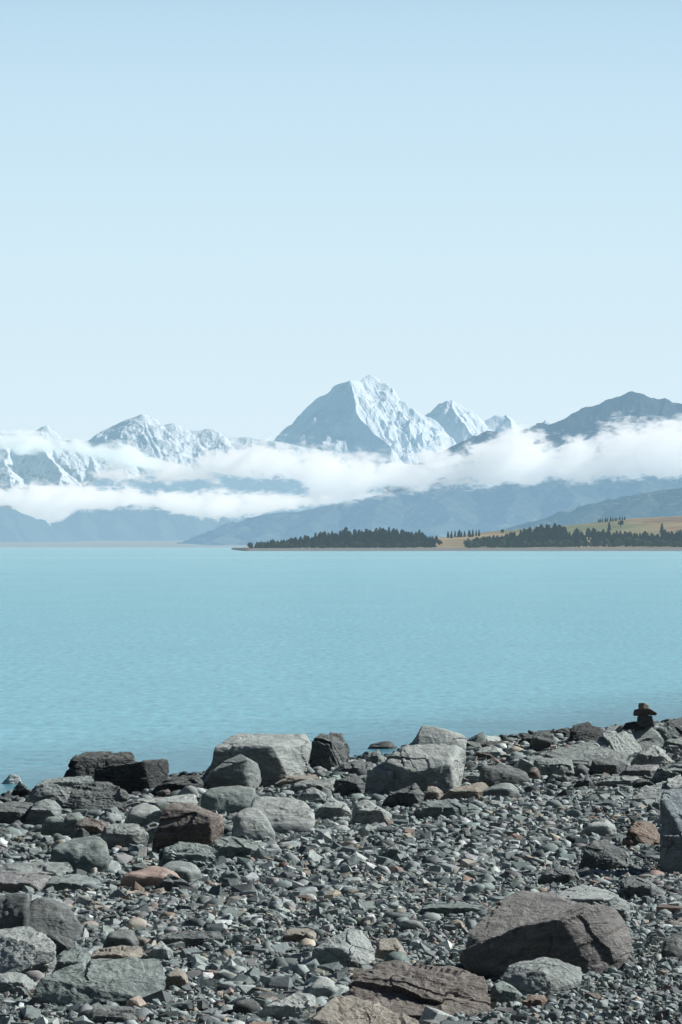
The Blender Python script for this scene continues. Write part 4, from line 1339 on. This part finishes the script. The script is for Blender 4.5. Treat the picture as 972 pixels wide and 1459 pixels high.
# ------------------------------------------------------------------ clouds
def cloud(name, D, depth, px0, px1, top, bot, dens, soft_t, soft_b, nscale, namp, label, emis=.0, seed=0., fade=None):
    """a low stratus bank: a box of air whose density follows a billowy top and flat base"""
    mpp = D / F
    xa, xb = (px0 - W / 2) * mpp, (px1 - W / 2) * mpp
    zt = (HORIZON - min(t[1] for t in top) + 26) * mpp + CAMZ
    zb = (HORIZON - max(b[1] for b in bot) - 22) * mpp + CAMZ
    bm = bmesh.new()
    bmesh.ops.create_cube(bm, size=1)
    for v in bm.verts:
        v.co.x = xa if v.co.x < 0 else xb
        v.co.y = D - depth / 2 if v.co.y < 0 else D + depth / 2
        v.co.z = zb if v.co.z < 0 else zt
    me = bpy.data.meshes.new(name)
    bm.to_mesh(me)
    bm.free()
    nt = NT(name + '_vapour')
    ge = nt.n('NewGeometry')
    P = ge.outputs['Position']
    sp = nt.n('SeparateXYZ', {0: P})
    X_ = nt.lin(sp.outputs[0], xa, xb)

    def curve(pts):
        fc = nt.n('FloatCurve')
        cu = fc.mapping.curves[0]
        fc.mapping.use_clip = False
        vals = [((p[0] - px0) / (px1 - px0), ((HORIZON - p[1]) * mpp + CAMZ - zb) / (zt - zb)) for p in pts]
        while len(cu.points) < len(vals):
            cu.points.new(.5, .5)
        for q, v_ in zip(cu.points, vals):
            q.location = v_
        fc.mapping.update()
        nt.put(fc.inputs['Value'], X_)
        return nt.lin(fc.outputs[0], 0., 1., zb, zt)
    T = curve(top)
    B = curve(bot)
    Q = nt.vadd(nt.vmul(P, (.75 / (nscale * mpp), .22 / (nscale * mpp), 1.15 / (nscale * mpp))), (seed, seed * 2, 0.))
    n1 = nt.noise(Q, 1., 8, .66, .45)
    n1 = nt.math('MULTIPLY', nt.math('SUBTRACT', n1, .5), namp)
    n3 = nt.noise(nt.vmul(Q, (2.6, 2.2, 4.6)), 1., 6, .62, .6)
    n1 = nt.math('ADD', n1, nt.math('MULTIPLY', nt.math('SUBTRACT', n3, .5), namp * .55))
    dt = nt.math('MULTIPLY', nt.math('SUBTRACT', T, sp.outputs[2]), 1. / (soft_t * mpp))
    db = nt.math('MULTIPLY', nt.math('SUBTRACT', sp.outputs[2], B), 1. / (soft_b * mpp))
    dy = nt.math('MULTIPLY', nt.math('SUBTRACT', depth / 2, nt.math('ABSOLUTE', nt.math('SUBTRACT', sp.outputs[1], D))), 1. / (depth * .22))
    dx = nt.math('MULTIPLY', nt.math('MINIMUM', nt.math('SUBTRACT', sp.outputs[0], xa), nt.math('SUBTRACT', xb, sp.outputs[0])), 1. / (60 * mpp))
    d = nt.math('MINIMUM', nt.math('MINIMUM', dt, db), nt.math('MINIMUM', dy, dx))
    d = nt.math('MINIMUM', d, 2.0)
    d = nt.math('ADD', d, n1)
    de = nt.math('MULTIPLY', nt.ss(d, .0, 1.), dens)
    vs = nt.n('VolumeScatter', {'Color': (.955, .962, .97, 1), 'Density': de, 'Anisotropy': .25})
    ve = nt.n('Emission', {'Color': (.72, .86, .93, 1), 'Strength': nt.math('MULTIPLY', de, emis)})  # added glow standing in for light scattered about inside the cloud
    ad = nt.n('AddShader', {0: vs.outputs[0], 1: ve.outputs[0]})
    nt.put(nt.out.inputs['Volume'], ad.outputs[0])
    nt.m.cycles.volume_step_rate = .12
    nt.m.cycles.homogeneous_volume = False
    me.materials.append(nt.m)
    o = link(name, me)
    return tag(o, label, 'cloud', kind='stuff')


CLOUDS = True
if CLOUDS:
    cloud('cloud_bank', 10600, 380, 130, 1180,
          [(130, 674), (200, 668), (270, 656), (330, 643), (385, 632), (420, 636), (450, 646), (510, 650), (580, 648), (625, 640), (680, 636), (725, 612), (760, 617), (800, 627), (845, 624), (868, 606), (900, 597), (940, 598), (980, 596), (1060, 604), (1180, 604)],
          [(130, 680), (200, 684), (330, 682), (410, 684), (440, 704), (480, 714), (530, 709), (600, 697), (700, 690), (760, 687), (880, 682), (980, 678), (1180, 676)],
          .0125, 22, 12, 34, 6.4, 'long white cloud bank hiding the feet of the highest mountains', emis=.12, seed=3.)
    cloud('low_cloud_bank', 14200, 380, -190, 560,
          [(-190, 690), (-40, 688), (0, 686), (60, 692), (110, 694), (140, 690), (200, 697), (300, 698), (380, 705), (450, 700), (560, 704)],
          [(-190, 730), (-40, 726), (0, 724), (30, 740), (55, 750), (85, 742), (110, 730), (200, 727), (300, 740), (340, 742), (400, 726), (480, 716), (560, 712)],
          .013, 16, 9, 30, 5.4, 'lower flat cloud bank lying across the hills at the head of the lake', emis=.12, seed=9.)
    cloud('thin_cloud_veil', 20500, 500, -190, 330,
          [(-190, 622), (-40, 620), (10, 620), (60, 612), (110, 622), (150, 630), (185, 634), (210, 648), (260, 662), (330, 668)],
          [(-190, 645), (-40, 646), (10, 646), (60, 646), (110, 648), (150, 656), (185, 664), (210, 672), (260, 682), (330, 686)],
          .009, 14, 10, 40, 4.5, 'thin greyish cloud veil over the snowy range at the far left', emis=.12, seed=15.)
